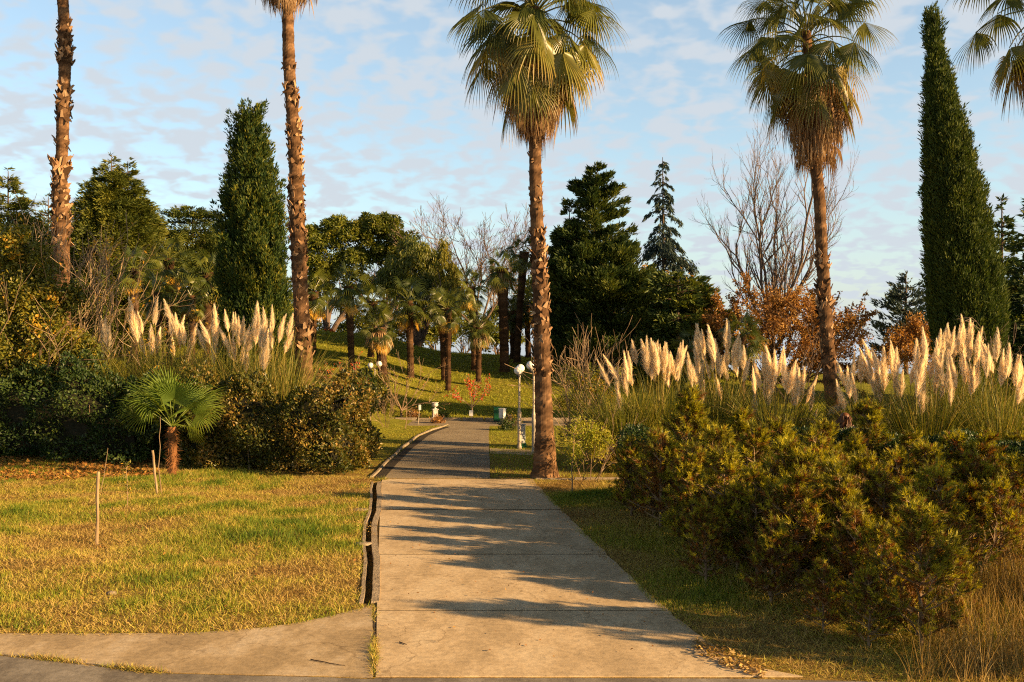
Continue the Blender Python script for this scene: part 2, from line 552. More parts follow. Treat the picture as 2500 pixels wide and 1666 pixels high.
M['cypress'] = leafmat('cypress_green', [(0, (.010, .028, .008)), (.45, (.038, .066, .012)), (.7, (.12, .13, .015)), (1, (.24, .21, .02))], trans=.2, rough=.6)
M['tall_cypress'] = leafmat('tall_cypress', [(0, (.022, .042, .010)), (.5, (.065, .092, .015)), (1, (.14, .15, .022))], trans=.15, rough=.65)
M['broadleaf'] = leafmat('broadleaf', [(0, (.045, .07, .010)), (.5, (.135, .155, .018)), (1, (.28, .25, .03))], trans=.3, rough=.45, spec=.4)
M['weeping'] = leafmat('weeping_leaf', [(0, (.08, .09, .012)), (.5, (.2, .19, .022)), (1, (.34, .27, .035))], trans=.3)
M['orange'] = leafmat('autumn_leaf', [(0, (.16, .075, .03)), (.5, (.36, .18, .055)), (1, (.56, .34, .10))], trans=.35, rough=.6)
M['gold'] = leafmat('golden_leaf', [(0, (.30, .15, .02)), (.5, (.48, .26, .03)), (1, (.6, .38, .05))], trans=.35)
M['red'] = leafmat('red_leaf', [(0, (.25, .03, .012)), (.5, (.48, .07, .02)), (1, (.6, .17, .04))], trans=.35)
M['yellow_shrub'] = leafmat('yellow_shrub', [(0, (.045, .06, .010)), (.5, (.13, .14, .018)), (.82, (.27, .22, .025)), (1, (.55, .30, .03))], trans=.3, rough=.45, spec=.35)
M['hedge'] = leafmat('hedge_leaf', [(0, (.014, .034, .010)), (.5, (.042, .075, .016)), (1, (.085, .11, .02))], trans=.18, rough=.45, spec=.3)
M['brown_hedge'] = leafmat('brown_hedge_leaf', [(0, (.022, .034, .008)), (.45, (.085, .095, .014)), (.75, (.24, .165, .03)), (1, (.48, .29, .09))], trans=.25, rough=.42, spec=.4)
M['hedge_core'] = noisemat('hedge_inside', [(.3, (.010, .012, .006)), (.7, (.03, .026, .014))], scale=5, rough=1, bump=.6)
M['young_pine'] = leafmat('young_pine', [(0, (.15, .06, .018)), (.22, (.27, .125, .03)), (.4, (.12, .085, .016)), (.52, (.06, .07, .011)), (.78, (.25, .235, .018)), (1, (.50, .43, .032))], trans=.3, rough=.5)
M['pampas_leaf'] = leafmat('pampas_leaf', [(0, (.04, .055, .010)), (.5, (.13, .145, .022)), (.8, (.28, .24, .04)), (1, (.5, .35, .11))], trans=.3, rough=.5)
M['plume'] = leafmat('pampas_plume', [(0, (.62, .46, .28)), (.5, (.86, .73, .52)), (1, (.93, .85, .68))], trans=.5, rough=.9, spec=.05, var=.14)
M['grass'] = leafmat('lawn_blade', [(0, (.2, .115, .035)), (.3, (.52, .37, .12)), (.5, (.44, .36, .06)), (.68, (.25, .27, .026)), (1, (.085, .155, .014))], trans=.3, rough=.6, var=0)
M['hillgrass'] = leafmat('hill_blade', [(0, (.42, .32, .045)), (.5, (.31, .31, .028)), (1, (.17, .22, .02))], trans=.3, rough=.6, var=0)
M['dry'] = leafmat('dry_grass', [(0, (.10, .085, .018)), (.3, (.25, .15, .04)), (.6, (.42, .27, .08)), (1, (.58, .42, .17))], trans=.3, rough=.7)
M['litter'] = leafmat('fallen_leaf', [(0, (.10, .045, .015)), (.5, (.28, .125, .03)), (1, (.5, .27, .06))], trans=.2, rough=.7)
M['wood'] = leafmat('stake_wood', [(0, (.17, .105, .055)), (1, (.42, .30, .17))], trans=0, rough=.8)
M['metal_post'] = plain('painted_post', (.42, .35, .27), .5)
M['black_metal'] = plain('dark_metal', (.03, .03, .03), .5)
M['globe'] = plain('opal_globe', (.8, .78, .73), .25, .5, var=.03)
M['white_paint'] = plain('white_paint', (.74, .73, .7), .5, var=.06)
M['cabinet'] = plain('grey_white_paint', (.48, .5, .49), .5)
M['bin_green'] = plain('bin_green', (.008, .085, .035), .4)
M['skin'] = plain('skin', (.42, .25, .17), .5)
M['hair'] = leafmat('auburn_hair', [(0, (.06, .022, .010)), (1, (.22, .085, .025))], trans=0, rough=.45, spec=.4, var=0)
M['navy'] = plain('navy_cloth', (.018, .024, .05), .85, .1)
M['strap'] = plain('pale_strap', (.5, .44, .36), .8, .1)
M['trouser'] = plain('dark_trousers', (.03, .03, .035), .85, .1)


M['lip'] = noisemat('worn_concrete_lip', [(.3, (.22, .165, .105)), (.7, (.46, .36, .24))], scale=9, rough=.95, bump=.6, bscale=40)
M['gutter'] = noisemat('gutter_soil', [(.3, (.02, .016, .011)), (.7, (.07, .052, .033))], scale=8, rough=1, bump=.7)


def groundmat():
    m, N, L = newmat('earth_and_grass')
    out = N.new('ShaderNodeOutputMaterial'); b = N.new('ShaderNodeBsdfPrincipled')
    tc = N.new('ShaderNodeTexCoord')

    def nz(scale, detail, ro=.6):
        n = N.new('ShaderNodeTexNoise'); n.inputs['Scale'].default_value = scale; n.inputs['Detail'].default_value = detail; n.inputs['Roughness'].default_value = ro
        L(tc.outputs['Object'], n.inputs['Vector']); return n.outputs['Fac']
    straw = ramp(N, [(.3, (.09, .055, .02)), (.45, (.25, .16, .045)), (.6, (.36, .25, .07)), (.75, (.18, .16, .03))]); L(nz(5, 8, .7), straw.inputs[0])
    green = ramp(N, [(.3, (.10, .11, .013)), (.5, (.21, .21, .024)), (.7, (.31, .26, .04))]); L(nz(2.2, 8, .7), green.inputs[0])
    a = N.new('ShaderNodeAttribute'); a.attribute_name = 'tint'
    mx = N.new('ShaderNodeMix'); mx.data_type = 'RGBA'; L(a.outputs['Fac'], mx.inputs['Factor']); L(straw.outputs[0], mx.inputs['A']); L(green.outputs[0], mx.inputs['B'])
    fn = ramp(N, [(.3, (.55, .55, .55)), (.7, (1.3, 1.3, 1.3))]); L(nz(30, 4), fn.inputs[0])
    mm = N.new('ShaderNodeMix'); mm.data_type = 'RGBA'; mm.blend_type = 'MULTIPLY'; mm.inputs['Factor'].default_value = 1
    L(mx.outputs['Result'], mm.inputs['A']); L(fn.outputs[0], mm.inputs['B'])
    L(mm.outputs['Result'], b.inputs['Base Color']); b.inputs['Roughness'].default_value = 1; b.inputs['Specular IOR Level'].default_value = .05
    bp = N.new('ShaderNodeBump'); bp.inputs['Strength'].default_value = .8; bp.inputs['Distance'].default_value = .04
    L(nz(18, 6, .7), bp.inputs['Height']); L(bp.outputs[0], b.inputs['Normal'])
    L(b.outputs[0], out.inputs[0])
    return m


M['ground'] = groundmat()

# ------------------------------------------------------------------ ground with the drain trench
DU0, DU1 = -.15, -.06           # trench between these, in metres left of the path edge
DV0, DV1 = .15, 10.6


def wob(v):
    return -.05 * np.exp(-((v - 5.2) / 1.6) ** 2) + .016 * np.sin(v * 1.1) + .006 * np.sin(v * 3.1)


def edge_interp(pts, ys):
    pts = sorted(pts, key=lambda p: p[1])
    yy = [p[1] for p in pts]; xx = [p[0] for p in pts]
    return np.interp(ys, yy, xx)


# left and right borders of the concrete path in picture rows, turned into ground points
L_EDGE = [(933, 1170), (930, 1200), (926, 1300), (922, 1400), (920, 1500), (919, 1600), (917, 1662), (915, 1720)]
R_EDGE = [(1298, 1170), (1340, 1215), (1415, 1290), (1482, 1355), (1560, 1430), (1640, 1500), (1700, 1550), (1765, 1592), (1830, 1628), (1940, 1652), (2060, 1662), (2200, 1720)]


def build_ground():
    fine = np.concatenate([np.arange(-9, -.6, .22), np.arange(-.6, .35, .08), np.arange(.35, 12, .22)])
    fine = fine[(np.abs(fine - DU0) > .05) & (np.abs(fine - DU1) > .05)]
    ext = np.geomspace(.3, 420, 34)
    u = np.unique(np.concatenate([-9.3 - ext[::-1] + .2, fine, 12.2 + ext, [DU0 - .015, DU0, DU1, DU1 + .015]]))
    v = np.unique(np.concatenate([-14 - np.geomspace(.5, 60, 10)[::-1], np.arange(-14, -3, 1.), np.arange(-3, 12, .2), np.arange(12, 55, .55), 55 + np.geomspace(.5, 460, 30), [DV0, DV0 + .02, DV1, DV1 + .02]]))
    U, V = np.meshgrid(u, v)
    sh = wob(V) * np.exp(-((U - DU0) / .8) ** 2) * ((V > -.5) & (V < 11.5))
    Us = U + sh
    X = O_[0] + Us * UD[0] + V * VD[0]; Y = O_[1] + Us * UD[1] + V * VD[1]
    Z = terr(X, Y)
    dig = (U > DU0 - .001) & (U < DU1 + .001) & (V > DV0 + .001) & (V < DV1 + .001)
    Z = np.where(dig, Z - .14, Z)
    pp = [G(x, y) for x, y in zip(edge_interp(L_EDGE, np.linspace(1172, 1650, 20)), np.linspace(1172, 1650, 20))] + [G(x, y) for x, y in zip(edge_interp(R_EDGE, np.linspace(1650, 1172, 20)), np.linspace(1650, 1172, 20))]
    under = np.ones(X.size, bool)
    for ox, oy in ((.32, 0), (-.32, 0), (0, .32), (0, -.32)):
        under &= inpoly(X.ravel() + ox, Y.ravel() + oy, pp)
    Z = np.where(under.reshape(X.shape), Z - .10, Z)
    nv, nu = U.shape
    i = np.arange(nv - 1)[:, None] * nu; j = np.arange(nu - 1)[None]
    q = np.stack([i + j, i + j + 1, i + nu + j + 1, i + nu + j], -1).reshape(-1, 4)
    green = np.clip(ss(Y, 24, 33) * .85 + .15 * vn(X, Y, .7, 9) + ss(X, 1.5, 5) * .25, 0, 1)
    mb = MB(); mb.add(np.stack([X, Y, Z], -1).reshape(-1, 3), q=q, tint=green.ravel())
    o = mb.build('ground', M['ground'], smooth=True)
    tag(o, 'dry lawn earth and grassy rise stretching behind the path', kind='structure')
    # concrete lips of the trench
    vv = np.linspace(DV0, DV1, 60)
    rg = np.random.default_rng(5)
    mb = MB()
    for (ua, ub, sgn) in ((DU0 - .05, DU0 - .002, -1), (DU1 + .002, DU1 + .098, 1)):
        jit = rg.normal(0, .0025, 60)
        for k in range(59):
            pts = []
            for vk, jj in ((vv[k], jit[k]), (vv[k + 1], jit[k + 1])):
                for uu, zz in ((ua + jj, -.26), (ub + jj * .6, -.26), (ub + jj * .6, .022 + jj), (ua + jj, .02 + jj)):
                    U_ = uu + wob(np.array(vk))
                    pts.append([O_[0] + U_ * UD[0] + vk * VD[0], O_[1] + U_ * UD[1] + vk * VD[1], zz])
            mb.add(pts, q=[(3, 2, 6, 7), (1, 2, 6, 5), (0, 3, 7, 4)] + ([(0, 1, 2, 3)] if k == 0 else []) + ([(4, 5, 6, 7)] if k == 58 else []))
    o = mb.build('drain_channel', M['lip'])
    tag(o, 'narrow dark open concrete drain running along the left side of the path', 'drain')


build_ground()


def slab(name, poly, z, th, mat, label, kind='structure', cuts=None):
    """flat slab with vertical sides from a world polygon"""
    mb = MB()
    n = len(poly)
    top = [[x, y, z] for x, y in poly]; bot = [[x, y, z - th] for x, y in poly]
    me = bpy.data.meshes.new(name)
    v = top + bot
    f = [list(range(n))] + [[i, n + i, n + (i + 1) % n, (i + 1) % n] for i in range(n)]
    me.from_pydata(v, [], f)
    me.update(); me.materials.append(mat)
    return me


def multi_slab(name, polys, z, th, mat, label):
    v = []; f = []
    for poly in polys:
        n = len(poly); b = len(v)
        a = sum(poly[i][0] * poly[(i + 1) % n][1] - poly[(i + 1) % n][0] * poly[i][1] for i in range(n))
        if a < 0: poly = poly[::-1]
        zz = [p[2] if len(p) > 2 else z for p in poly]
        v += [[p[0], p[1], h] for p, h in zip(poly, zz)] + [[p[0], p[1], h - th] for p, h in zip(poly, zz)]
        f += [[b + i for i in range(n)]] + [[b + i, b + n + i, b + n + (i + 1) % n, b + (i + 1) % n] for i in range(n)]
    me = bpy.data.meshes.new(name); me.from_pydata(v, [], f); me.update(); me.materials.append(mat)
    o = obj(name, me)
    return tag(o, label, kind='structure')


ROWS = [1170, 1246, 1355, 1493, 1655]
polys = []
for a, b in zip(ROWS[:-1], ROWS[1:]):
    ys = np.linspace(a + 1.3, b - 1.1, 14)
    le = [G(x, y) for x, y in zip(edge_interp(L_EDGE, ys), ys)]
    rnd = np.random.default_rng(a).normal(0, 2.0, 14)
    re = [G(x, y) for x, y in zip(edge_interp(R_EDGE, ys) + rnd, ys)]
    polys.append(le + re[::-1])
M['joint'] = noisemat('joint_soil', [(.3, (.03, .024, .016)), (.7, (.09, .068, .042))], scale=14, rough=1, bump=.6)
joints = []
for a in ROWS[1:-1]:
    xs = np.linspace(float(edge_interp(L_EDGE, [a])[0]) + 3, float(edge_interp(R_EDGE, [a])[0]) - 4, 12)
    joints.append([G(x, a - 1.6) for x in xs] + [G(x, a + 1.8) for x in xs[::-1]])
joints.append([G(911, 1486), G(921, 1486), G(918, 1652), G(911, 1652)])
multi_slab('path_joint', joints, .008, .06, M['joint'], 'dark soil filled joints between the concrete slabs')
multi_slab('path', polys, .014, .12, M['concrete'], 'sunlit tan concrete path with long tree shadows')

# concrete apron bottom left
GRASS_FRONT = [(-700, 1548), (-300, 1549), (0, 1549), (250, 1549), (450, 1548), (560, 1542), (650, 1534), (730, 1522), (800, 1508), (860, 1493), (905, 1481)]
front = [G(*p) for p in GRASS_FRONT]
JOINT = [(909, 1481), (910, 1560), (911, 1655)]
STRIP_TOP = [(911, 1657), (800, 1652), (600, 1648), (440, 1644), (350, 1640), (250, 1627), (130, 1612), (0, 1600), (-300, 1580), (-700, 1570)]
multi_slab('pavement', [front + [G(*p) for p in JOINT] + [G(*p) for p in STRIP_TOP]], .012, .12, M['apron'], 'pale concrete apron in front of the dry lawn')
bot = [(911, 1660.5), (800, 1655.5), (600, 1651), (440, 1647), (350, 1643), (250, 1630), (130, 1615), (0, 1603), (-300, 1583), (-700, 1573)]
near = [G(*p) for p in bot]
rr = [G(917, 1657.5), G(1300, 1657), (2.0, 9.42), (4.2, 9.3), (9, 9.0), (30, 8)]
multi_slab('road', [list(reversed(near))[::1] + rr + [(30, 1), (-30, 1), (-30, 7)]], .006, .12, M['strip'], 'grey worn asphalt strip at the very front')

# asphalt lane behind the concrete path + cross lane
al = [(915, 1168.5), (950, 1132), (985, 1100), (1030, 1065), (1060, 1052), (1085, 1044), (1100, 1040)]
ar = [(1196, 1040), (1193, 1060), (1194, 1100), (1196, 1135), (1196, 1168.5)]
multi_slab('asphalt_road', [[G(*p) for p in al] + [G(*p) for p in ar]], .018, .1, M['asphalt'], 'grey brown asphalt lane curving away behind the path')
multi_slab('cross_road', [[(-8, 37.66), (12, 37.66), (12, 39.9), (-8, 39.9)]], .012, .1, M['asphalt'], 'narrow cross lane at the foot of the grassy hill')


def kerb_line(name, pts, w, h, label, seglen=.95, seed=1, z0=0.0):
    rg = np.random.default_rng(seed)
    pts = [Vector((p[0], p[1], 0)) for p in pts]
    mb = MB()
    for a, b in zip(pts[:-1], pts[1:]):
        n = max(1, round((b - a).length / seglen))
        for k in range(n):
            p = a.lerp(b, (k + .5) / n); d = b - a
            box(mb, (p.x + rg.normal(0, .012), p.y + rg.normal(0, .012), z0 + h / 2 - .05 + rg.normal(0, .008)), ((b - a).length / n * .97, w, h + .1), math.atan2(d.y, d.x) + rg.normal(0, .02), bev=.015)
    o = mb.build(name, M['kerb'])
    return tag(o, label, kind='structure')


kerb_line('kerb', [G(x - 9, y) for x, y in al[:-1]] + [G(1092, 1037.5)], .08, .045, 'low stone kerb edging the curved lane beside the lawn')
gl = [G(x, y) for x, y in al[:-1]]
multi_slab('gutter', [[(x + .0, y - .02) for x, y in gl] + [(x + .22 + .02 * math.sin(y * 3), y - .02) for x, y in gl[::-1]]], .024, .05, M['gutter'], 'dark leaf filled gutter along the curved lane kerb')
kerb_line('far_kerb', [(-6.5, 40.05), (-2, 40.0), (1.5, 40.0), (12, 40.1)], .16, .12, 'pale kerb at the foot of the grassy hill', seed=4)
kerb_line('side_kerb', [(.52, 23.05), (1.4, 22.95), (2.6, 22.9)], .12, .05, 'pale stone edging beside the central palm foot', seed=6)
multi_slab('side_path', [[G(1196, 1096), G(1300, 1100), G(1300, 1112), G(1196, 1108)]], .014, .08, M['apron'], 'narrow pale strip crossing the verge by the lamp posts')


# ------------------------------------------------------------------ fan palms
def fan_frond(mb, rng, elev, Lp, Rb, nseg=36, spread=115, droop=1.0, tint=.65, fused=.5, az=0., origin=(0, 0, 0), sag=.5, rows=(.04, .36, .52, .7, .86, 1.0), tipbrown=.25, petw=.022, roll=0., fold=0.):
    """one fan leaf: petiole from origin in direction az/elev that sags, then a pleated fan with hanging tips"""
    o = np.array(origin, float)
    ca, sa = math.cos(az), math.sin(az)
    e = elev
    p = o.copy(); pts = [p]
    k = 6
    for i in range(k):
        d = np.array([math.cos(e) * ca, math.cos(e) * sa, math.sin(e)])
        p = p + d * Lp / k; pts.append(p)
        e -= sag * (max(.25, math.cos(e))) / k
    tube(mb, pts, np.linspace(petw, petw * .55, k + 1), sides=5, tint=min(1, tint * .75), cap=False)
    d = np.array([math.cos(e) * ca, math.cos(e) * sa, math.sin(e)])
    lat = np.array([-sa, ca, 0.])
    nv = np.cross(d, lat)
    if roll:
        lat, nv = lat * math.cos(roll) + nv * math.sin(roll), nv * math.cos(roll) - lat * math.sin(roll)
    an = np.radians(np.linspace(-spread, spread, nseg))
    da = an[1] - an[0]
    down = np.array([0, 0, -1.])
    dirs = np.cos(an)[:, None] * d + np.sin(an)[:, None] * lat
    if fold:
        dirs = nrm(dirs - nv * (np.abs(np.sin(an)) * fold)[:, None])
    rad = Rb * (1 - .16 * (np.abs(an) / PI) ** 1.5 * 2) * rng.uniform(.9, 1.06, nseg)
    pos = np.repeat(p[None], nseg, 0); dc = dirs.copy()
    side0 = nrm(np.cos(an + PI / 2)[:, None] * d + np.sin(an + PI / 2)[:, None] * lat)
    vr = []; tr = []
    prev = 0
    br = rng.uniform(.7, 1.3, nseg)
    for r in rows:
        step = (r - prev)
        b = droop * br * np.clip((r - .35) / .65, 0, 1) ** 1.4 * step * 3.0
        dc = nrm(dc + down * b[:, None])
        pos = pos + dc * (rad * step)[:, None]
        if r <= fused:
            w = rad * r * math.tan(da / 2) * 1.04
        else:
            w = rad * fused * math.tan(da / 2) * 1.04 * (1 - ((r - fused) / (1 - fused)) ** 1.3) + .0015
        pl = -.45 * w
        vr.append(np.stack([pos - side0 * w[:, None], pos + nv * pl[:, None], pos + side0 * w[:, None]], 1))
        t = tint + rng.normal(0, .03, nseg) - tipbrown * max(0, r - .6) / .4
        tr.append(np.repeat(np.clip(t, 0, 1)[:, None], 3, 1))
        prev = r
    v = np.stack(vr, 1); t = np.stack(tr, 1)         # nseg, rows, 3, xyz
    nr = len(rows)
    base = (np.arange(nseg) * nr * 3)[:, None]
    q = []
    for i in range(nr - 1):
        for j in range(2):
            q.append(base + np.array([i * 3 + j, i * 3 + j + 1, (i + 1) * 3 + j + 1, (i + 1) * 3 + j]))
    mb.add(v.reshape(-1, 3), q=np.concatenate(q, 0), tint=t.reshape(-1))


def palm_trunk(rng, pts, rad, bands, fiss=None):
    """trunk along pts (local) with broken leaf bases in height bands (z0,z1,density,size)"""
    pts = np.asarray(pts, float)
    zz = np.arange(pts[0, 2], pts[-1, 2], .05)
    X = np.interp(zz, pts[:, 2], pts[:, 0]); Y = np.interp(zz, pts[:, 2], pts[:, 1]); Rr = np.interp(zz, pts[:, 2], rad)
    ker = np.ones(9) / 9
    def sm(a): return np.convolve(np.pad(a, 4, mode='edge'), ker, 'valid')
    X, Y, Rr = sm(X), sm(Y), sm(Rr)
    Rr = Rr * (1 + .03 * np.sin(zz * 9 + 2 * np.sin(zz * 3.1)) + rng.normal(0, .018, len(zz)))
    sides = 22
    th = np.arange(sides) * 2 * PI / sides
    wobm = 1 + rng.normal(0, .02, (len(zz), sides)) + .03 * np.sin(th[None] * 3 + zz[:, None] * 2)
    wobm = wobm + .04 * ((np.arange(sides) % 2)[None] - .5) * (1 - ss(zz, .5, 2.2))[:, None]
    mb = MB()
    inband = np.zeros(len(zz))
    for b in bands: inband = np.maximum(inband, ((zz > b[0]) & (zz < b[1])) * min(1, b[2]))
    tint = (.34 + .12 * np.sin(zz * 14 + np.sin(zz * 5)) - .1 * inband)[:, None] + rng.normal(0, .09, (len(zz), sides))
    tube(mb, np.stack([X, Y, zz], 1), Rr, sides=sides, tint=np.clip(tint, .05, 1).ravel(), wob=wobm)
    # broken leaf bases
    for (z0, z1, dens, size) in bands:
        n = int((z1 - z0) * 62 * dens)
        if n < 1: continue
        z = rng.uniform(z0, z1, n); a = rng.uniform(0, 2 * PI, n)
        x = np.interp(z, zz, X); y = np.interp(z, zz, Y); r = np.interp(z, zz, Rr)
        out = np.stack([np.cos(a), np.sin(a), 0 * a], 1)
        tang = np.stack([-np.sin(a), np.cos(a), 0 * a], 1)
        flare = rng.uniform(.1, .75, n) ** 1.2
        tilt = rng.normal(0, .75, n)
        ax = nrm(np.array([0, 0, 1.]) * np.where(rng.random(n) < .82, 1, -.6)[:, None] + out * (flare * 1.1)[:, None] + tang * tilt[:, None])
        Cc = np.stack([x, y, z], 1) + out * (r * .96)[:, None]
        L_ = size * rng.uniform(.7, 1.55, n); W_ = size * rng.uniform(.5, .95, n)
        S = nrm(np.cross(ax, out)); Nn = nrm(np.cross(S, ax))
        th_ = (.010 + .014 * rng.random(n))[:, None]
        L_, W_ = L_[:, None], W_[:, None]
        v = np.stack([Cc - S * W_ * .5, Cc + S * W_ * .5, Cc + ax * L_ + S * W_ * .22, Cc + ax * L_ * .86 - S * W_ * .2,
                      Cc - S * W_ * .5 + Nn * th_, Cc + S * W_ * .5 + Nn * th_, Cc + ax * L_ + S * W_ * .22 + Nn * th_, Cc + ax * L_ * .86 - S * W_ * .2 + Nn * th_], 1)
        base = (np.arange(n) * 8)[:, None]
        q = np.concatenate([base + np.array(f) for f in ((0, 3, 2, 1), (4, 5, 6, 7), (0, 1, 5, 4), (1, 2, 6, 5), (2, 3, 7, 6), (3, 0, 4, 7))], 0)
        tn = np.where(rng.random(n) < .55, rng.uniform(.55, 1, n), rng.uniform(0, .5, n))
        mb.add(v.reshape(-1, 3), q=q, tint=np.repeat(tn, 8))
    # loose fibres
    n = 160
    z = rng.uniform(pts[0, 2] + 1.5, pts[-1, 2], n); a = rng.uniform(0, 2 * PI, n)
    out = np.stack([np.cos(a), np.sin(a), 0 * a], 1)
    Cc = np.stack([np.interp(z, zz, X), np.interp(z, zz, Y), z], 1) + out * np.interp(z, zz, Rr)[:, None]
    needles(mb, Cc, out + rng.normal(0, .8, (n, 3)), rng.uniform(.05, .16, n), .01, rng.random(n), rng)
    return mb


def make_skirt(rng, z0, z1, rtop, rbot, n, hub):
    """dead leaves hanging in a tapering thatch round the trunk between z0 (bottom) and z1 (top)"""
    mb = MB()
    t = rng.random(n) ** .8
    zt = z0 + (z1 - z0) * (.22 + .78 * t)
    a = rng.uniform(0, 2 * PI, n)
    prof = rbot + (rtop - rbot) * np.clip((zt - z0) / (z1 - z0), 0, 1) ** .62
    r = prof * rng.uniform(.4, 1.02, n) * np.where(rng.random(n) < .06, 1.25, 1)
    lump = 1 + .20 * np.sin(a * 3 + 1.1) * np.sin(zt * 4) + .14 * np.sin(a * 7 + zt * 2)
    r = r * lump
    B = np.stack([hub[0] + r * np.cos(a), hub[1] + r * np.sin(a), zt], 1)
    L_ = np.minimum(rng.uniform(.25, .75, n), (zt - z0) * rng.uniform(.75, 1.2, n) + .12)
    out = np.stack([np.cos(a), np.sin(a), 0 * a], 1)
    k = np.where(rng.random(n) < .12, .5, .03)
    D = np.array([0, 0, -1.]) - out * ((rtop - rbot) / (z1 - z0) * .75) + out * k[:, None] + rng.normal(0, .12, (n, 3))
    blades(mb, B, D, L_, rng.uniform(.014, .04, n), .5, np.clip(rng.normal(.58, .24, n) - .2 * (np.sin(a * 2 + zt * 2) > .5), 0, 1), rng, nseg=3)
    for i in range(max(10, n // 130)):
        az = rng.uniform(0, 2 * PI); zt_ = z0 + (z1 - z0) * rng.uniform(.45, 1.1)
        pr_ = rbot + (rtop - rbot) * min(1, max(0, (zt_ - z0) / (z1 - z0))) ** .62
        fan_frond(mb, rng, R(rng.uniform(-80, -50)), pr_ * rng.uniform(.5, .95), rng.uniform(.45, .8), nseg=20, spread=rng.uniform(35, 75), droop=2.2, tint=rng.uniform(.25, .85), fused=.36, az=az,
                  origin=(hub[0] + pr_ * .45 * math.cos(az), hub[1] + pr_ * .45 * math.sin(az), zt_), sag=.6, tipbrown=.15, petw=.014, roll=rng.normal(0, .4), fold=rng.uniform(.8, 1.6))
    # stubs of the leaf stalks in the thatch
    m = n // 14
    a = rng.uniform(0, 2 * PI, m); zt = rng.uniform(z0 + .3 * (z1 - z0), z1 + .2, m)
    pr = (rbot + (rtop - rbot) * np.clip((zt - z0) / (z1 - z0), 0, 1)) * rng.uniform(.5, .95, m)
    P0 = np.stack([hub[0] + 0.1 * np.cos(a), hub[1] + .1 * np.sin(a), zt + .35], 1)
    P1 = np.stack([hub[0] + pr * np.cos(a), hub[1] + pr * np.sin(a), zt], 1)
    segs(mb, P0, P1, .016, .01, 4, rng.uniform(.3, .8, m))
    return mb


def washingtonia(px_pts, D, label, hub_px, skirt, bands, seed, nf=34, rfan=1.2, lp=1.15, base_z=None, lean_y=0.0, hang=10):
    rng = np.random.default_rng(seed)
    pts = [P(x, y, D) for x, y, w in px_pts]
    rad = [w / 2 / F * D for x, y, w in px_pts]
    b = pts[0].copy()
    if base_z is not None: b.z = base_z
    else: b.z = float(terr(b.x, b.y)) - .06
    pts[0] = b
    hub = P(hub_px[0], hub_px[1], D) - b
    loc = b.copy()
    root = thing('fan_palm', label, 'palm tree', loc)
    lp_pts = [p - b for p in pts] + [Vector((hub.x, hub.y, hub.z - .05))]
    rad = rad + [rad[-1] * .8]
    bz = [(CAM_H - (y1 - CY) / F * D - b.z, CAM_H - (y0 - CY) / F * D - b.z, dn, sz) for (y0, y1, dn, sz) in bands]
    palm_trunk(rng, [tuple(p) for p in lp_pts], rad, bz).build('trunk', M['palm_bark'], root, smooth=False)
    z0 = CAM_H - (skirt[1] - CY) / F * D - b.z; z1 = CAM_H - (skirt[0] - CY) / F * D - b.z
    xs = np.interp((z0 + z1) / 2, [p.z for p in lp_pts], [p.x for p in lp_pts])
    make_skirt(rng, z0, z1, skirt[2] / F * D, rad[-2] * 1.05, skirt[3], (xs, hub.y)).build('dead_leaf_skirt', M['dead_frond'], root)
    # heart of the crown
    ga = 2.399
    for i in range(nf):
        t = (i + .5) / nf                     # 0 = oldest and lowest
        elev = R(-40 + 122 * t ** .9) + rng.normal(0, .10)
        az = i * ga + rng.normal(0, .15)
        org = (hub.x + .08 * math.cos(az), hub.y + .08 * math.sin(az), hub.z - (1 - t) ** 1.5 * (hub.z - z1 - .35) * .9 + .1 * t)
        mb = MB()
        sc = rng.uniform(.85, 1.1)
        tint = rng.uniform(.55, .85) if t > .3 else (rng.uniform(.28, .62))
        fan_frond(mb, rng, elev, lp * rng.uniform(.8, 1.15) * (1 if t < .85 else .7), rfan * sc, nseg=38, spread=105, droop=rng.uniform(1.0, 1.6), tint=tint, fused=.36, az=az, origin=org, sag=1.0, tipbrown=.34, roll=rng.normal(0, .35), fold=rng.uniform(.5, .95))
        mb.build('frond', M['frond'], root)
    for i in range(hang):                      # leaves just starting to die, hanging along the thatch
        az = i * 2 * PI / hang + rng.normal(0, .25)
        zt = z1 + rng.uniform(-.25, .45)
        mb = MB()
        fan_frond(mb, rng, R(rng.uniform(-62, -25)), lp * rng.uniform(.55, .85), rfan * rng.uniform(.75, .95), nseg=28, spread=72, droop=1.5, tint=rng.uniform(.12, .5), fused=.36, az=az, origin=(hub.x, hub.y, zt + .35), sag=.8, tipbrown=.45, roll=rng.normal(0, .15), fold=.9)
        mb.build('frond', M['frond'], root)
    return root


washingtonia([(1330, 1168, 76), (1330, 1140, 58), (1330, 1080, 48), (1328, 1000, 42), (1325, 900, 40), (1322, 800, 38), (1318, 700, 35), (1314, 600, 33), (1310, 520, 32), (1306, 420, 29), (1308, 330, 30), (1308, 220, 30), (1307, 100, 29)], 23.4,
             'tall fan palm with full shaggy crown at the right path edge by the lamp posts', (1306, 10), (150, 352, 92, 2600),
             [(330, 540, .35, .07), (560, 800, 1.1, .13), (800, 930, .7, .12)], 11, nf=56, rfan=1.22, lp=1.3, hang=19)
washingtonia([(2042, 1075, 42), (2036, 1000, 38), (2025, 900, 34), (2018, 800, 31), (2013, 720, 31), (2008, 640, 28), (2004, 560, 28), (2000, 480, 27), (1992, 410, 27), (1987, 330, 27), (1978, 200, 26)], 27,
             'tall fan palm rising between the two right pampas clumps with a long brown thatch', (1968, 70), (205, 428, 88, 3000),
             [(390, 470, .4, .08), (610, 660, .9, .13), (690, 790, 1.1, .15), (800, 900, .5, .1)], 12, nf=48, rfan=1.2, lp=1.35, hang=9)
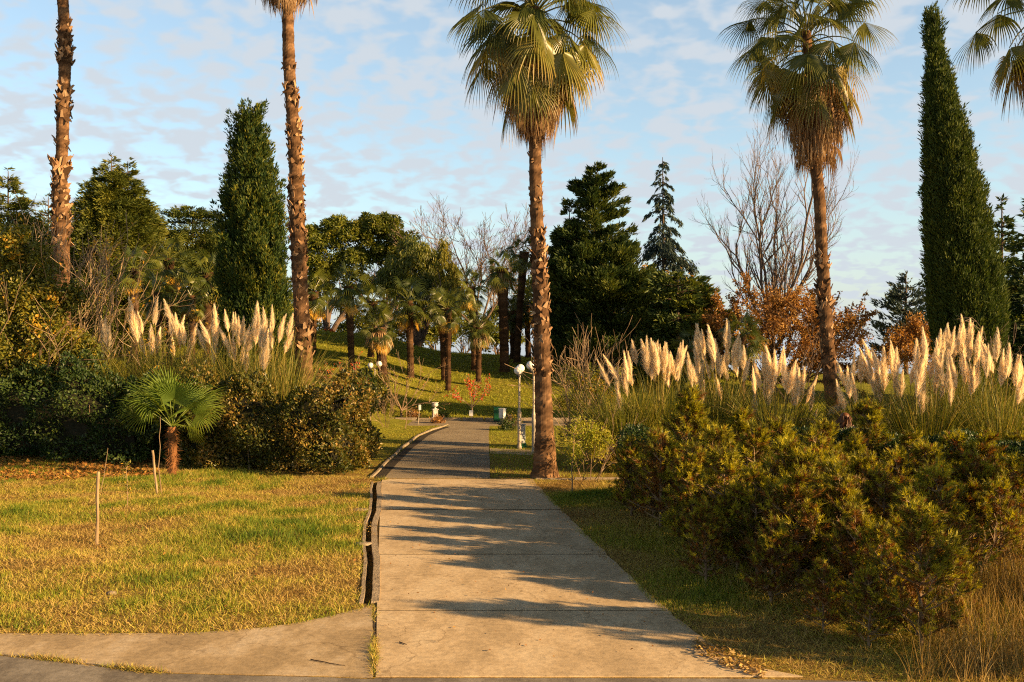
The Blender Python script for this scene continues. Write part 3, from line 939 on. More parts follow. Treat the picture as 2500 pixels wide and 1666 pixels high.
washingtonia([(750, 1010, 48), (742, 880, 41), (738, 800, 38), (733, 700, 36), (728, 600, 36), (724, 500, 34), (722, 420, 32), (718, 330, 31), (712, 260, 30), (707, 180, 29), (704, 100, 29), (702, 10, 27), (700, -90, 26)], 29.2,
             'tall fan palm beside the dark column cypress, only its lowest thatch in view', (700, -230), (-150, 45, 95, 2000),
             [(140, 175, .4, .12), (195, 275, .9, .15), (300, 420, 1.1, .13), (430, 640, 1.2, .14), (640, 800, .45, .1), (800, 870, 1.0, .15)], 13, nf=24, rfan=1.25, lp=1.2, hang=8)
washingtonia([(155, 1000, 44), (150, 700, 40), (150, 600, 38), (150, 520, 36), (146, 440, 35), (151, 380, 28), (153, 300, 29), (158, 200, 28), (159, 130, 29), (157, 60, 27), (153, 0, 26), (150, -100, 26), (148, -200, 26)], 31.5,
             'leftmost tall palm trunk with ragged rings of old leaf bases, crown above the picture', (147, -420), (-330, -150, 95, 900),
             [(50, 150, 1.3, .13), (125, 158, 1.4, .2), (205, 300, 1.2, .16), (340, 365, .7, .16), (398, 430, 2.2, .26), (430, 600, 1.2, .15)], 14, nf=20, rfan=1.25, lp=1.2, hang=6)
washingtonia([(2570, 1080, 50), (2565, 800, 44), (2558, 500, 38), (2552, 300, 32), (2548, 150, 30)], 23,
             'fan palm at the right picture edge with only its left half crown showing', (2560, 5), (90, 300, 70, 1200),
             [(340, 800, .8, .13)], 15, nf=28, rfan=1.15, lp=1.45, hang=7)

# ------------------------------------------------------------------ windmill palms on the rise


def windmill_crown(seed, n=26, old=8):
    rng = np.random.default_rng(seed)
    mb = MB()
    for i in range(n):
        t = (i + .5) / n
        elev = R(-38 + 118 * t) + rng.normal(0, .1)
        az = i * 2.399 + rng.normal(0, .2)
        tint = rng.uniform(.5, .9) if t > .15 else rng.uniform(.35, .65)
        fan_frond(mb, rng, elev, rng.uniform(.5, .75), rng.uniform(.5, .68), nseg=22, spread=120, droop=rng.uniform(.5, 1.2), tint=tint, fused=.34, az=az,
                  origin=(0, 0, -.25 * (1 - t)), sag=.7, rows=(.05, .34, .6, .82, 1.0), tipbrown=.2, petw=.016, roll=rng.normal(0, .4), fold=.45)
    for i in range(old):
        az = rng.uniform(0, 2 * PI)
        fan_frond(mb, rng, R(rng.uniform(-75, -35)), rng.uniform(.4, .6), rng.uniform(.45, .6), nseg=20, spread=95, droop=1.1, tint=rng.uniform(0, .22), fused=.55, az=az,
                  origin=(0, 0, -.3), sag=.8, rows=(.05, .4, .6, .82, 1.0), tipbrown=0, petw=.014)
    return mb.mesh('crown', M['windmill'])


WC = [windmill_crown(s, n, o) for s, n, o in ((1, 28, 1), (2, 24, 5), (3, 26, 3), (4, 30, 1))]


def windmill_palm(base, crown_px, rpx, wpx, var, rz, label, thatch=0, lean=0):
    D = base.y
    c = P(crown_px[0], crown_px[1], D) - base
    root = thing('windmill_palm', label, 'palm tree', base, group='windmill palms on the grassy rise')
    rng = np.random.default_rng(int(abs(base.x * 100)) + var)
    r = wpx / 2 / F * D
    H = c.z
    zz = np.linspace(-.1, H, max(8, int(H / .12)))
    pts = np.stack([c.x * (zz / H) ** 1.3, 0 * zz, zz], 1)
    mb = MB()
    rr = r * (1 + .12 * rng.normal(size=len(zz)) * .5) * np.interp(zz / H, [0, .1, .6, 1], [1.15, .95, .95, 1.35])
    tube(mb, pts, rr, 12, tint=np.repeat(np.clip(rng.normal(.12, .08, len(zz)), 0, 1), 12))
    n = int(H * 70)
    z = rng.uniform(0, H, n) ; a = rng.uniform(0, 2 * PI, n); out = np.stack([np.cos(a), np.sin(a), 0 * a], 1)
    C = np.stack([np.interp(z, zz, pts[:, 0]), 0 * z, z], 1) + out * np.interp(z, zz, rr)[:, None] * .95
    leaves(mb, C, out * .5 + np.array([0, 0, 1.]) + rng.normal(0, .3, (n, 3)), .09, .035, rng.random(n) * .35, rng)
    mb.build('trunk', M['palm_bark'], root)
    s = rpx / F * D / 1.26
    cr = obj('crown', WC[var], root, (c.x, 0, c.z), rz, s)
    if thatch:
        m2 = MB()
        nn = 260
        t = rng.random(nn); a = rng.uniform(0, 2 * PI, nn)
        rad_ = (r * 1.0 + .30 * s * t * thatch)
        B = np.stack([c.x + rad_ * np.cos(a), rad_ * np.sin(a), c.z - .25 * s + 0 * t], 1)
        out = np.stack([np.cos(a), np.sin(a), 0 * a], 1)
        blades(m2, B, out * .5 + np.array([0, 0, -1.]), rng.uniform(.4, .95, nn) * s * (0.6 + .4 * thatch), .035, .7, np.clip(rng.normal(.75, .15, nn), 0, 1), rng, nseg=3)
        m2.build('dead_leaf_skirt', M['dead_frond'], root)
    return root


WP = [
    (hit(860, 942), (850, 700), 74, 17, 0, .3, 'windmill palm nearest the two globe lamp, broad crown and one yellow leaf', 0),
    (hit(936, 948), (925, 800), 64, 24, 1, 1.1, 'stout windmill palm right behind the far twin globe lamp, yellow lower leaves', .8),
    (hit(1003, 930), (998, 735), 78, 17, 2, 2.0, 'windmill palm right of the stout one, dark trunk above the bare small tree', 0),
    (hit(1094, 962), (1094, 752), 62, 14, 1, 2.7, 'slim windmill palm whose foot stands lowest on the grass, yellow lower leaves', 0),
    (hit(1085, 936), (1075, 742), 56, 15, 3, .8, 'windmill palm close behind the lowest standing slim one', 0),
    (hit(1168, 942), (1170, 800), 58, 14, 3, 1.9, 'short windmill palm behind the orange leaved sapling with a straw thatch', 1),
    (hit(1159, 912), (1150, 700), 62, 16, 1, 3.3, 'taller windmill palm just behind the short thatched one', 0),
    (hit(1232, 916), (1226, 656), 66, 24, 2, .2, 'tallest windmill palm beside the central fan palm trunk, crown clear of its neighbours', .4),
    (hit(1262, 892), (1280, 615), 60, 17, 0, 4.0, 'windmill palm half hidden by the central fan palm trunk', 0),
    (hit(1254, 884), (1252, 760), 60, 18, 3, 5.1, 'dark windmill palm low between the tallest one and the central palm trunk', 0),
    (hit(1290, 880), (1285, 740), 62, 14, 1, 2.2, 'windmill palm hidden mostly by the central palm trunk, leaves on both sides of it', 0),
    (hit(763, 872), (766, 712), 70, 18, 1, .9, 'windmill palm just right of the left fan palm trunk, yellow fan hanging', 0),
    (hit(905, 880), (912, 735), 62, 16, 3, 2.8, 'windmill palm standing back on the ridge between two nearer crowns', 0),
    (at(328, 42), (330, 655), 72, 18, 2, .5, 'windmill palm with visible trunk above the left pampas plumes', 0),
    (at(415, 44), (412, 632), 80, 18, 1, 1.7, 'windmill palm with hanging orange fans in the left palm group', 0),
    (at(505, 43), (508, 665), 78, 18, 3, 2.9, 'windmill palm against the dark column cypress on the left', 0),
    (at(395, 40), (385, 715), 70, 16, 1, 4.4, 'low windmill palm between the left pampas clumps', 0),
    (at(470, 40), (466, 722), 62, 16, 1, 3.6, 'low windmill palm close left of the dark column cypress', 0),
    (at(1812, 36), (1812, 818), 75, 16, 0, 3.9, 'windmill palm crown peeping over the right pampas under the bare tree', 0),
    (at(1690, 40), (1688, 850), 62, 16, 2, 1.2, 'windmill palm crown at the right foot of the dark spreading conifer', 0),
]
for b, c, r_, w, v_, rz, lab, th in WP:
    windmill_palm(b, c, r_, w, v_, rz, lab, th)


# ------------------------------------------------------------------ young fan palm by the left hedge
def young_palm():
    rng = np.random.default_rng(33)
    b = hit(420, 1163)
    root = thing('young_fan_palm', 'young green fan palm with a rusty fibrous trunk in front of the left hedge', 'palm tree', b)
    D = b.y
    H = 120 / F * D
    mb = MB()
    zz = np.linspace(-.05, H, 14)
    tube(mb, np.stack([.02 * np.sin(zz * 3), 0 * zz, zz], 1), np.interp(zz, [0, .3, H], [.10, .085, .10]) * (1 + rng.normal(0, .05, 14)), 12, tint=.25)
    n = 700
    z = rng.uniform(0, H, n); a = rng.uniform(0, 2 * PI, n); out = np.stack([np.cos(a), np.sin(a), 0 * a], 1)
    needles(mb, out * .085 + np.stack([0 * z, 0 * z, z], 1), out * .5 + rng.normal(0, .5, (n, 3)) + np.array([0, 0, -.5]), rng.uniform(.08, .2, n), .012, rng.uniform(.1, .5, n), rng)
    mb.build('trunk', FIBRE, root)
    specs = [(-2.6, 42, .95), (-2.0, 72, 1.0), (2.2, 78, 1.0), (1.2, 62, .95), (.35, 50, 1.05), (-.5, 44, 1.0), (-1.1, 66, 1.05), (-.1, 34, .95), (-1.55, 76, .9), (2.95, 44, .95), (-.6, 12, .75), (3.6, 58, 1.0), (.8, 50, 1.0), (2.6, 62, .9), (4.1, 70, .95), (1.7, 38, .95), (-2.3, 56, .9)]
    for az, el, s in specs:
        m2 = MB()
        fan_frond(m2, rng, R(el), .72 * s, .84 * s, nseg=36, spread=112, droop=.5, tint=rng.uniform(.55, .88), fused=.36, az=az, origin=(0, 0, H), sag=.3, tipbrown=.12, petw=.014, roll=rng.normal(0, .45), fold=.35)
        m2.build('frond', M['young_frond'], root)


FIBRE = leafmat('rusty_fibre', [(0, (.12, .05, .02)), (.5, (.28, .13, .05)), (1, (.42, .22, .09))], trans=0, rough=.95, spec=.1)
M['young_frond'] = leafmat('young_frond', [(0, (.32, .24, .05)), (.4, (.22, .26, .03)), (.8, (.11, .17, .024)), (1, (.06, .11, .02))], trans=.3, rough=.4, spec=.4)
young_palm()

# ------------------------------------------------------------------ conifers


def profile(pts):
    p = np.asarray(pts, float)
    return lambda u: np.interp(u, p[:, 0], p[:, 1])


def branch_sprays(mb, rng, z0, z1, prof, nb, per, L, W, rise=.15, droop=.25, lat=.3, upm=.25, cx=None, tint0=.5, thick=.06, minb=.6, tipup=0., noise=.3):
    """a crown of leafy boughs: each bough a sagging arm carrying many small sprays"""
    u = rng.random(nb * 8); w = prof(u); keep = rng.random(nb * 8) < (w + .15 * w.max()) / (1.15 * w.max())
    u = u[keep][:nb]; nb = len(u)
    Rb = prof(u) * rng.uniform(minb, 1.12, nb)
    az = rng.uniform(0, 2 * PI, nb)
    bt = rng.normal(0, .16, nb)
    cnt = np.maximum(8, (per * (Rb / prof(np.linspace(0, 1, 50)).max()) ** 1.1)).astype(int)
    idx = np.repeat(np.arange(nb), cnt); n = len(idx)
    s = rng.random(n) ** .55
    Rr = Rb[idx]
    out = np.stack([np.cos(az[idx]), np.sin(az[idx]), np.zeros(n)], 1); side = np.stack([-np.sin(az[idx]), np.cos(az[idx]), np.zeros(n)], 1)
    lt = rng.normal(0, 1, n) * lat * Rr * (1.1 - s) * .6 + rng.normal(0, thick, n) * Rr
    z = z0 + (z1 - z0) * u[idx] + (rise * s - droop * s ** 2 + tipup * s ** 4) * Rr + rng.normal(0, thick, n) * Rr.clip(.5, 4)
    base = out * (s * Rr)[:, None] + side * lt[:, None]
    C = base.copy(); C[:, 2] = z
    if cx is not None:
        C[:, 0] += np.interp(C[:, 2], cx[0], cx[1])
    A = out * .8 + side * (np.sign(lt) * rng.uniform(.1, .8, n))[:, None] + np.array([0, 0, 1.]) * (upm + rise - 2 * droop * s + 3 * tipup * s ** 3)[:, None] + rng.normal(0, noise, (n, 3))
    leaves(mb, C, A, L * rng.uniform(.6, 1.35, n), W * rng.uniform(.7, 1.3, n), np.clip(tint0 + bt[idx] + rng.normal(0, .13, n), 0, 1), rng)
    return u, az, Rb


def conifer(name, label, mat, base, H, prof, nb, per, L, W, seed, trunk_r=.18, clear=0.04, group=None, cx=None, cat='tree', limbs=True, **kw):
    rng = np.random.default_rng(seed)
    root = thing(name, label, cat, base, group=group)
    mb = MB()
    zz = np.linspace(-.2, H * .97, 14)
    xs = np.interp(zz, cx[0], cx[1]) if cx is not None else 0 * zz
    tube(mb, np.stack([xs, 0 * zz, zz], 1), trunk_r * (1 - zz / H * .93).clip(.05, 1.05), 9)
    cr = MB()
    u, az, Rb = branch_sprays(cr, rng, H * clear, H * .985, prof, nb, per, L, W, cx=cx, **kw)
    z = H * clear + (H * .985 - H * clear) * u
    k = rng.permutation(len(u))[:90]
    x0 = np.interp(z[k], cx[0], cx[1]) if cx is not None else 0 * z[k]
    rise, droop = kw.get('rise', .15), kw.get('droop', .25)
    P0 = np.stack([x0, 0 * z[k], z[k]], 1); pm = None
    pts = []
    for s in (0, .35, .7):
        pts.append(np.stack([x0 + np.cos(az[k]) * Rb[k] * s, np.sin(az[k]) * Rb[k] * s, z[k] + (rise * s - droop * s * s) * Rb[k]], 1))
    for a, b, r0, r1 in ((0, 1, .28, .18), (1, 2, .18, .06)):
        segs(mb, pts[a], pts[b], trunk_r * r0, trunk_r * r1, 4)
    mb.build('trunk', M['bark'], root, smooth=True)
    cr.build('crown', mat, root)
    return root


def px_prof(rows, D, cxpx):
    """crown outline (row, left, right) -> height/half width pairs"""
    return rows


def zpx(py, D): return CAM_H - (py - CY) / F * D


# far left and left group
b = at(20, 52); conifer('conifer_tree', 'broad dark green conifer at the far left edge behind the yellow shrub', M['conifer'], b, zpx(405, 52) - b.z, profile([(0, 3.2), (.35, 3.0), (.6, 2.2), (.8, 1.1), (1, .1)]), 420, 230, .25, .06, 21, rise=.25, droop=.2, lat=.4)
b = at(118, 58); conifer('conifer_tree', 'distant lower conifer right behind the leftmost palm trunk', M['conifer'], b, zpx(470, 58) - b.z, profile([(0, 2.6), (.4, 2.3), (.75, 1.2), (1, .1)]), 260, 190, .25, .06, 22, rise=.25, droop=.2, lat=.4)
b = at(272, 50); conifer('conifer_tree', 'rounded olive green twin topped conifer right of the leftmost palm trunk', M['conifer'], b, zpx(372, 50) - b.z, profile([(0, 2.6), (.3, 2.75), (.55, 2.35), (.75, 1.6), (.88, .95), (1, .12)]), 620, 260, .24, .055, 23, rise=.3, droop=.22, lat=.42)
# second leader of the twin top
b2 = at(312, 50.4); conifer('conifer_tree', 'second pointed leader standing close in the rounded olive conifer', M['conifer'], b2, zpx(376, 50) - b2.z, profile([(0, 1.9), (.35, 2.1), (.6, 1.9), (.8, 1.1), (.9, .6), (1, .1)]), 420, 230, .24, .055, 24, rise=.3, droop=.22, lat=.42)
b = at(470, 54); conifer('cedar_tree', 'dark flat topped cedar left of the column cypress', M['dark_conifer'], b, zpx(505, 54) - b.z, profile([(0, 3.0), (.5, 2.9), (.8, 2.3), (.93, 1.7), (1, .7)]), 260, 300, .22, .06, 25, rise=.12, droop=.08, lat=.5, thick=.05, tint0=.62)
b = at(535, 58); conifer('cedar_tree', 'low dark cedar mostly hidden behind the column cypress', M['dark_conifer'], b, zpx(560, 58) - b.z, profile([(0, 2.6), (.5, 2.4), (.8, 1.6), (1, .6)]), 200, 190, .25, .09, 26, rise=.12, droop=.08, lat=.5, tint0=.6)


def tufted_cypress(name, label, mat, base, rows, D, seed, ntuft, per, L, W, cxp, core=.62, up=1.0, tuftL=.7, trunk=True, jag=.18, ridge=0., inset=.05):
    """upright cypress: rows = (py, left px, right px) outline at distance D"""
    rng = np.random.default_rng(seed)
    root = thing(name, label, 'tree', base)
    zr = np.array([zpx(r[0], D) - base.z for r in rows][::-1]); xl = np.array([(r[1] - cxp) / F * D for r in rows][::-1]); xr = np.array([(r[2] - cxp) / F * D for r in rows][::-1])
    cxv = (xl + xr) / 2; rv = (xr - xl) / 2
    H = zr[-1]
    z = rng.uniform(zr[0], H - tuftL * .55, ntuft * 3)
    rad = np.interp(z, zr, rv); keep = rng.random(len(z)) < (rad + .12) / (rv.max() + .12)
    z = z[keep][:ntuft]; rad = rad[keep][:ntuft]; n = len(z)
    a = rng.uniform(0, 2 * PI, n)
    lump = 1 + jag * .6 * np.sin(a * 4 + z * 1.4) * np.sin(z * 1.1 + a) + ridge * np.abs(np.sin(a * 7 + .25 * z))
    dep = 1 - np.abs(rng.normal(0, .07 + jag * .35, n)) + jag * .12 * rng.random(n)
    rr = np.maximum(rad - inset, rad * .3) * np.minimum(lump * dep, 1.03)
    out = np.stack([np.cos(a), np.sin(a), 0 * a], 1)
    C = out * rr[:, None]; C[:, 0] += np.interp(z, zr, cxv); C[:, 2] = z - tuftL * .55
    tax = nrm(np.array([0, 0, up]) + out * rng.uniform(.1, .5, n)[:, None] + rng.normal(0, .12, (n, 3)))
    tl = tuftL * rng.uniform(.6, 1.3, n)
    idx = np.repeat(np.arange(n), per); m = len(idx)
    s = rng.random(m)
    w = .18 * tl[idx] * np.sin(PI * np.clip(s * .9 + .1, 0, 1)) ** .7
    off = nrm(rng.normal(size=(m, 3))) * w[:, None]
    LC = C[idx] + tax[idx] * (s * tl[idx])[:, None] + off
    A = tax[idx] * 1.0 + off / np.maximum(w, .02)[:, None] * .5 + rng.normal(0, .18, (m, 3))
    tt = rng.normal(0, .15, n)
    cr = MB()
    leaves(cr, LC, A, L * rng.uniform(.6, 1.4, m), W * rng.uniform(.7, 1.3, m), np.clip(.45 + tt[idx] + rng.normal(0, .12, m), 0, 1), rng)
    zc = np.linspace(zr[0], H * .96, 30)
    mbc = np.interp(zc, zr, rv) * core
    tube(cr, np.stack([np.interp(zc, zr, cxv), 0 * zc, zc], 1), np.maximum(mbc, .02), 14, tint=.1)
    cr.build('crown', mat, root)
    tb = MB(); zt = np.linspace(-.2, H * .5, 6)
    tube(tb, np.stack([np.interp(zt, zr, cxv), 0 * zt, zt], 1), .17, 8)
    tb.build('trunk', M['bark'], root, smooth=True)
    return root


b = at(622, 37)
tufted_cypress('column_cypress', 'dark green column cypress with shaggy outline left of the second palm trunk', M['cypress'], b,
               [(248, 606, 618), (262, 584, 632), (300, 572, 646), (350, 568, 650), (400, 564, 664), (450, 552, 676), (500, 546, 688), (560, 541, 694), (640, 537, 702), (720, 535, 706), (800, 536, 708), (900, 538, 706), (1010, 545, 700)], 37, 41, 1150, 95, .15, .05, 622, jag=.42, tuftL=.85, core=.5, inset=.24)
b = at(2352, 36)
tufted_cypress('tall_cypress', 'tall smooth pointed cypress rising at the right beside the edge palm', M['tall_cypress'], b,
               [(8, 2271, 2275), (60, 2266, 2284), (130, 2265, 2300), (220, 2262, 2325), (320, 2260, 2355), (420, 2262, 2380), (520, 2262, 2402), (620, 2264, 2422), (700, 2268, 2438), (780, 2276, 2448), (850, 2285, 2444), (960, 2300, 2430)], 36, 42, 4200, 42, .15, .04, 2352, jag=.05, tuftL=.6, core=.72, ridge=.05, inset=.20)

# centre right conifers
D = 52; b = at(1480, D)
rows_ = [(400, 1446, 1476), (425, 1420, 1494), (450, 1396, 1510), (500, 1378, 1522), (560, 1364, 1532), (640, 1352, 1576), (700, 1346, 1604), (780, 1344, 1636), (880, 1346, 1640)][::-1]
zr_ = np.array([zpx(r[0], D) - b.z for r in rows_]); H_ = zr_[-1]
cxp = (np.concatenate([[0], zr_]), np.concatenate([[0], [((r[1] + r[2]) / 2 - 1480) / F * D for r in rows_]]))
conifer('spreading_conifer', 'large dark green spreading conifer right of the central palm trunk', M['dark_conifer'], b, H_,
        (lambda u: np.interp(u * H_, zr_, [(r[2] - r[1]) / 2 / F * D for r in rows_])), 330, 560, .25, .075, 51, trunk_r=.3, cx=cxp, rise=.42, droop=.28, lat=.36, thick=.045, upm=.35, tint0=.48, tipup=.16, minb=.5)
b = at(1390, 52.6); conifer('spreading_conifer', 'smaller pointed conifer leaning against the left of the big spreading conifer', M['dark_conifer'], b, zpx(478, 52) - b.z,
        profile([(0, 1.5), (.4, 1.6), (.65, 1.25), (.85, .65), (1, .08)]), 230, 190, .27, .085, 52, rise=.42, droop=.28, lat=.5, upm=.35)
b = at(1622, 50); conifer('spreading_conifer', 'low outer bough mass at the right foot of the spreading conifer', M['dark_conifer'], b, zpx(700, 50) - b.z,
        profile([(0, 1.7), (.4, 1.7), (.75, 1.2), (1, .35)]), 170, 190, .27, .085, 53, rise=.3, droop=.3, lat=.5, upm=.3)
# narrow weeping spruce
D = 56; b = at(1622, D)
conifer('weeping_spruce', 'narrow drooping spruce with a hooked tip above the dark conifer', M['blue_conifer'], b, zpx(368, D) - b.z,
        profile([(0, 2.2), (.3, 1.9), (.5, 1.7), (.6, 1.1), (.75, .8), (.85, .55), (.95, .35), (1, .12)]), 170, 190, .26, .075, 54, trunk_r=.16, clear=.2, rise=.1, droop=.55, lat=.28, upm=-.5, thick=.07, minb=.35, cx=(np.array([0, 12, 13.6, 14.2, 14.8]), np.array([0, -.1, -.1, .05, .3])))
D = 50; b = at(1715, D)
conifer('pine_tree', 'bushy bright green pine between the spruce and the bare tree', M['conifer'], b, zpx(690, D) - b.z, profile([(0, .9), (.3, 1.25), (.6, 1.35), (.85, .8), (1, .3)]), 140, 110, .32, .07, 55, rise=.4, droop=.1, lat=.45, upm=.6, tint0=.62)
D = 49; b = at(1655, D)
conifer('cedar_tree', 'dark cedar limb reaching out flat below the spruce', M['dark_conifer'], b, zpx(668, D) - b.z, profile([(0, .8), (.5, 1.2), (.8, 1.5), (.95, 1.9), (1, .7)]), 60, 120, .34, .11, 56, rise=.12, droop=.08, lat=.4)
# right side
D = 60; b = at(2212, D)
conifer('blue_pine', 'airy blue green pine standing alone against the sky left of the tall cypress', M['blue_conifer'], b, zpx(655, D) - b.z, profile([(0, 2.2), (.35, 2.3), (.6, 1.55), (.8, .95), (1, .08)]), 95, 90, .34, .09, 57, trunk_r=.15, rise=.25, droop=.05, lat=.4, upm=.4, tipup=.1, clear=.12)
D = 46; b = at(2446, D)
conifer('fir_tree', 'dark pointed fir behind the tall cypress on its right', M['dark_conifer'], b, zpx(468, D) - b.z, profile([(0, 1.6), (.4, 1.25), (.7, .8), (.9, .3), (1, .04)]), 230, 90, .3, .1, 58, rise=.1, droop=.15, lat=.35, tint0=.4)
D = 44; b = at(2512, D)
conifer('fir_tree', 'broad dark fir cut off by the right picture edge', M['dark_conifer'], b, zpx(470, D) - b.z, profile([(0, 1.9), (.4, 1.6), (.7, 1.0), (.9, .4), (1, .04)]), 230, 100, .3, .1, 59, rise=.1, droop=.15, lat=.35, tint0=.4)

# ------------------------------------------------------------------ broadleaf and bare trees


def grow(rng, segl, p, d, L, r, lvl, maxl, tips, spread=.55, up=.12, steps=5, kids=3, rmin=.006, wander=.16, kfrom=.35, taper=.55, lratio=.62):
    pts = [p]
    for k in range(steps):
        d = d + Vector(rng.normal(0, wander, 3)) + Vector((0, 0, up))
        d.normalize()
        q = p + d * (L / steps)
        r0 = r * (1 - (1 - taper) * k / steps); r1 = r * (1 - (1 - taper) * (k + 1) / steps)
        segl.append((p, q, max(r0, rmin), max(r1, rmin * .8), lvl))
        t = (k + 1) / steps
        if lvl < maxl and t > kfrom:
            nk = kids if t > .98 else max(1, kids - 1)
            for _ in range(nk if t > .98 or rng.random() < .85 else 0):
                s = Vector(rng.normal(0, 1, 3)); s -= s.dot(d) * d; s.normalize()
                nd = (d + s * spread * rng.uniform(.6, 1.4)).normalized()
                grow(rng, segl, q, nd, L * lratio * rng.uniform(.7, 1.2), r1 * .66, lvl + 1, maxl, tips, spread, up, steps if lvl < 1 else max(3, steps - 1), kids, rmin, wander, kfrom, taper, lratio)
        p = q
    tips.append((p, d))


def seg_mesh(segl, sides=4, tint_hi=.5, rng=None, keep=None):
    mb = MB()
    s = [q for q in segl if keep is None or keep(q[4])]
    if not s: return mb
    P0 = np.array([q[0] for q in s]); P1 = np.array([q[1] for q in s]); R0 = np.array([q[2] for q in s]); R1 = np.array([q[3] for q in s])
    t = np.full(len(s), tint_hi) if rng is None else np.clip(rng.normal(tint_hi, .15, len(s)), 0, 1)
    big = R0 > .03
    for m_, sd in ((big, 8), (~big, 3)):
        if m_.any(): segs(mb, P0[m_], P1[m_], R0[m_], R1[m_], sd, t[m_])
    return mb


def bare_tree(name, label, base, H, seed, mat, limbs, maxl=4, r=.16, trunkh=.22, leafm=None, nleaf=0, spread=.5, up=.1, kids=2, leafL=.12, rmin=.012, cat='tree', tint=.45, group=None, steps=5, kfrom=.35, lratio=.62):
    """limbs: list of (azimuth tilt vector) main limb directions"""
    rng = np.random.default_rng(seed)
    root = thing(name, label, cat, base, group=group)
    segl = []; tips = []
    p = Vector((0, 0, -.1))
    if trunkh > 0:
        q = Vector((0, 0, trunkh * H)); mid = Vector((rng.normal(0, .04) * H * .2, 0, trunkh * H * .5))
        segl.append((p, mid, r * 1.15, r * .95, 0)); segl.append((mid, q, r * .95, r * .85, 0)); p = q
    for (dx, dz, frac) in limbs:
        d = Vector((dx, rng.normal(0, .25), dz)).normalized()
        grow(rng, segl, p.copy(), d, H * frac, r * .62, 1, maxl, tips, spread=spread, up=up, kids=kids, rmin=rmin, wander=.12, steps=steps, kfrom=kfrom, lratio=lratio)
    seg_mesh(segl, rng=rng, tint_hi=tint, keep=lambda l: l <= 1).build('trunk', mat, root)
    seg_mesh(segl, rng=rng, tint_hi=tint + .1, keep=lambda l: l > 1).build('twigs', mat, root)
    if leafm is not None and nleaf:
        fine = [s for s in segl if s[4] >= max(2, maxl - 1)]
        k = rng.integers(0, len(fine), nleaf)
        P0 = np.array([fine[i][0] for i in k]); P1 = np.array([fine[i][1] for i in k])
        C = P0 + (P1 - P0) * rng.random((nleaf, 1)) + rng.normal(0, .05, (nleaf, 3))
        mb = MB(); leaves(mb, C, rng.normal(0, 1, (nleaf, 3)) + np.array([0, 0, -.5]), leafL * rng.uniform(.6, 1.3, nleaf), leafL * .55, np.clip(rng.normal(.5, .22, nleaf), 0, 1), rng)
        mb.build('leaves', leafm, root)
    return root


D = 52; b = at(1888, D)
bare_tree('bare_tree', 'tall leafless tree with upswept branches left of the right palm trunk', b, zpx(345, D) - b.z, 61, M['grey_twig'],
          [(.0, 1, .68), (-.5, 1, .46), (.38, 1, .44), (-.95, 1, .42), (.14, 1, .5), (-.24, 1, .52), (.6, 1, .36)], maxl=4, r=.14, trunkh=.20, spread=.56, up=.13, rmin=.0065, tint=.72, kids=2, steps=8, kfrom=.12, lratio=.46)
D = 66; b = at(1165, D)
bare_tree('bare_tree', 'leafless grey tree on the skyline left of the central palm trunk', b, zpx(488, D) - b.z, 62, M['grey_twig'],
          [(-.7, 1, .40), (-.3, 1, .46), (.1, 1, .5), (.45, 1, .46), (.9, 1, .40), (0, 1, .42)], maxl=4, r=.13, trunkh=.16, spread=.6, up=.09, rmin=.012, tint=.5, kids=3, lratio=.5, kfrom=.25)
D = 72; b = at(1262, D)
bare_tree('bare_tree', 'pale reddish bare tree low behind the central palm trunk', b, zpx(610, D) - b.z, 63, M['pale_twig'],
          [(-.7, 1, .36), (-.3, 1, .4), (.2, 1, .4), (.7, 1, .36)], maxl=4, r=.10, trunkh=.18, spread=.6, up=.1, rmin=.012, tint=.35, kids=3, lratio=.5)
D = 49; b = at(1890, D)
bare_tree('autumn_tree', 'rusty orange leaved tree under the tall bare tree', b, zpx(672, D) - b.z, 64, M['grey_twig'],
          [(-1.1, .75, .52), (-.5, 1, .48), (0, 1, .52), (.45, 1, .5), (1.1, .75, .55), (-.8, .4, .48), (.85, .4, .5), (-.2, .6, .45), (.3, .5, .45), (-1.4, .45, .5), (1.4, .5, .56), (1.5, .3, .5), (-1.5, .3, .45)], maxl=3, r=.13, trunkh=.08, leafm=M['orange'], nleaf=30000, spread=.75, up=.06, leafL=.15, rmin=.012)
D = 58; b = at(1640, D)
bare_tree('golden_tree', 'golden orange tree glowing between the dark conifer and the spruce', b, zpx(622, D) - b.z, 65, M['grey_twig'],
          [(-.6, 1, .36), (0, 1, .4), (.6, 1, .36), (.3, .8, .4), (-.3, .8, .4), (.9, .5, .36)], maxl=3, r=.13, trunkh=.15, leafm=M['gold'], nleaf=6500, spread=.7, up=.06, leafL=.26, rmin=.012)
D = 34; b = at(2490, D)
bare_tree('bare_shrub', 'tangled brown leafless shrub at the right edge under the firs', b, zpx(725, D) - b.z, 68, M['grey_twig'],
          [(-1.2, 1, .5), (-.5, 1, .55), (.1, 1, .55), (.7, 1, .5), (-1.7, .8, .5)], maxl=4, r=.06, trunkh=.05, spread=.8, up=.0, rmin=.008, cat='shrub', tint=.6)


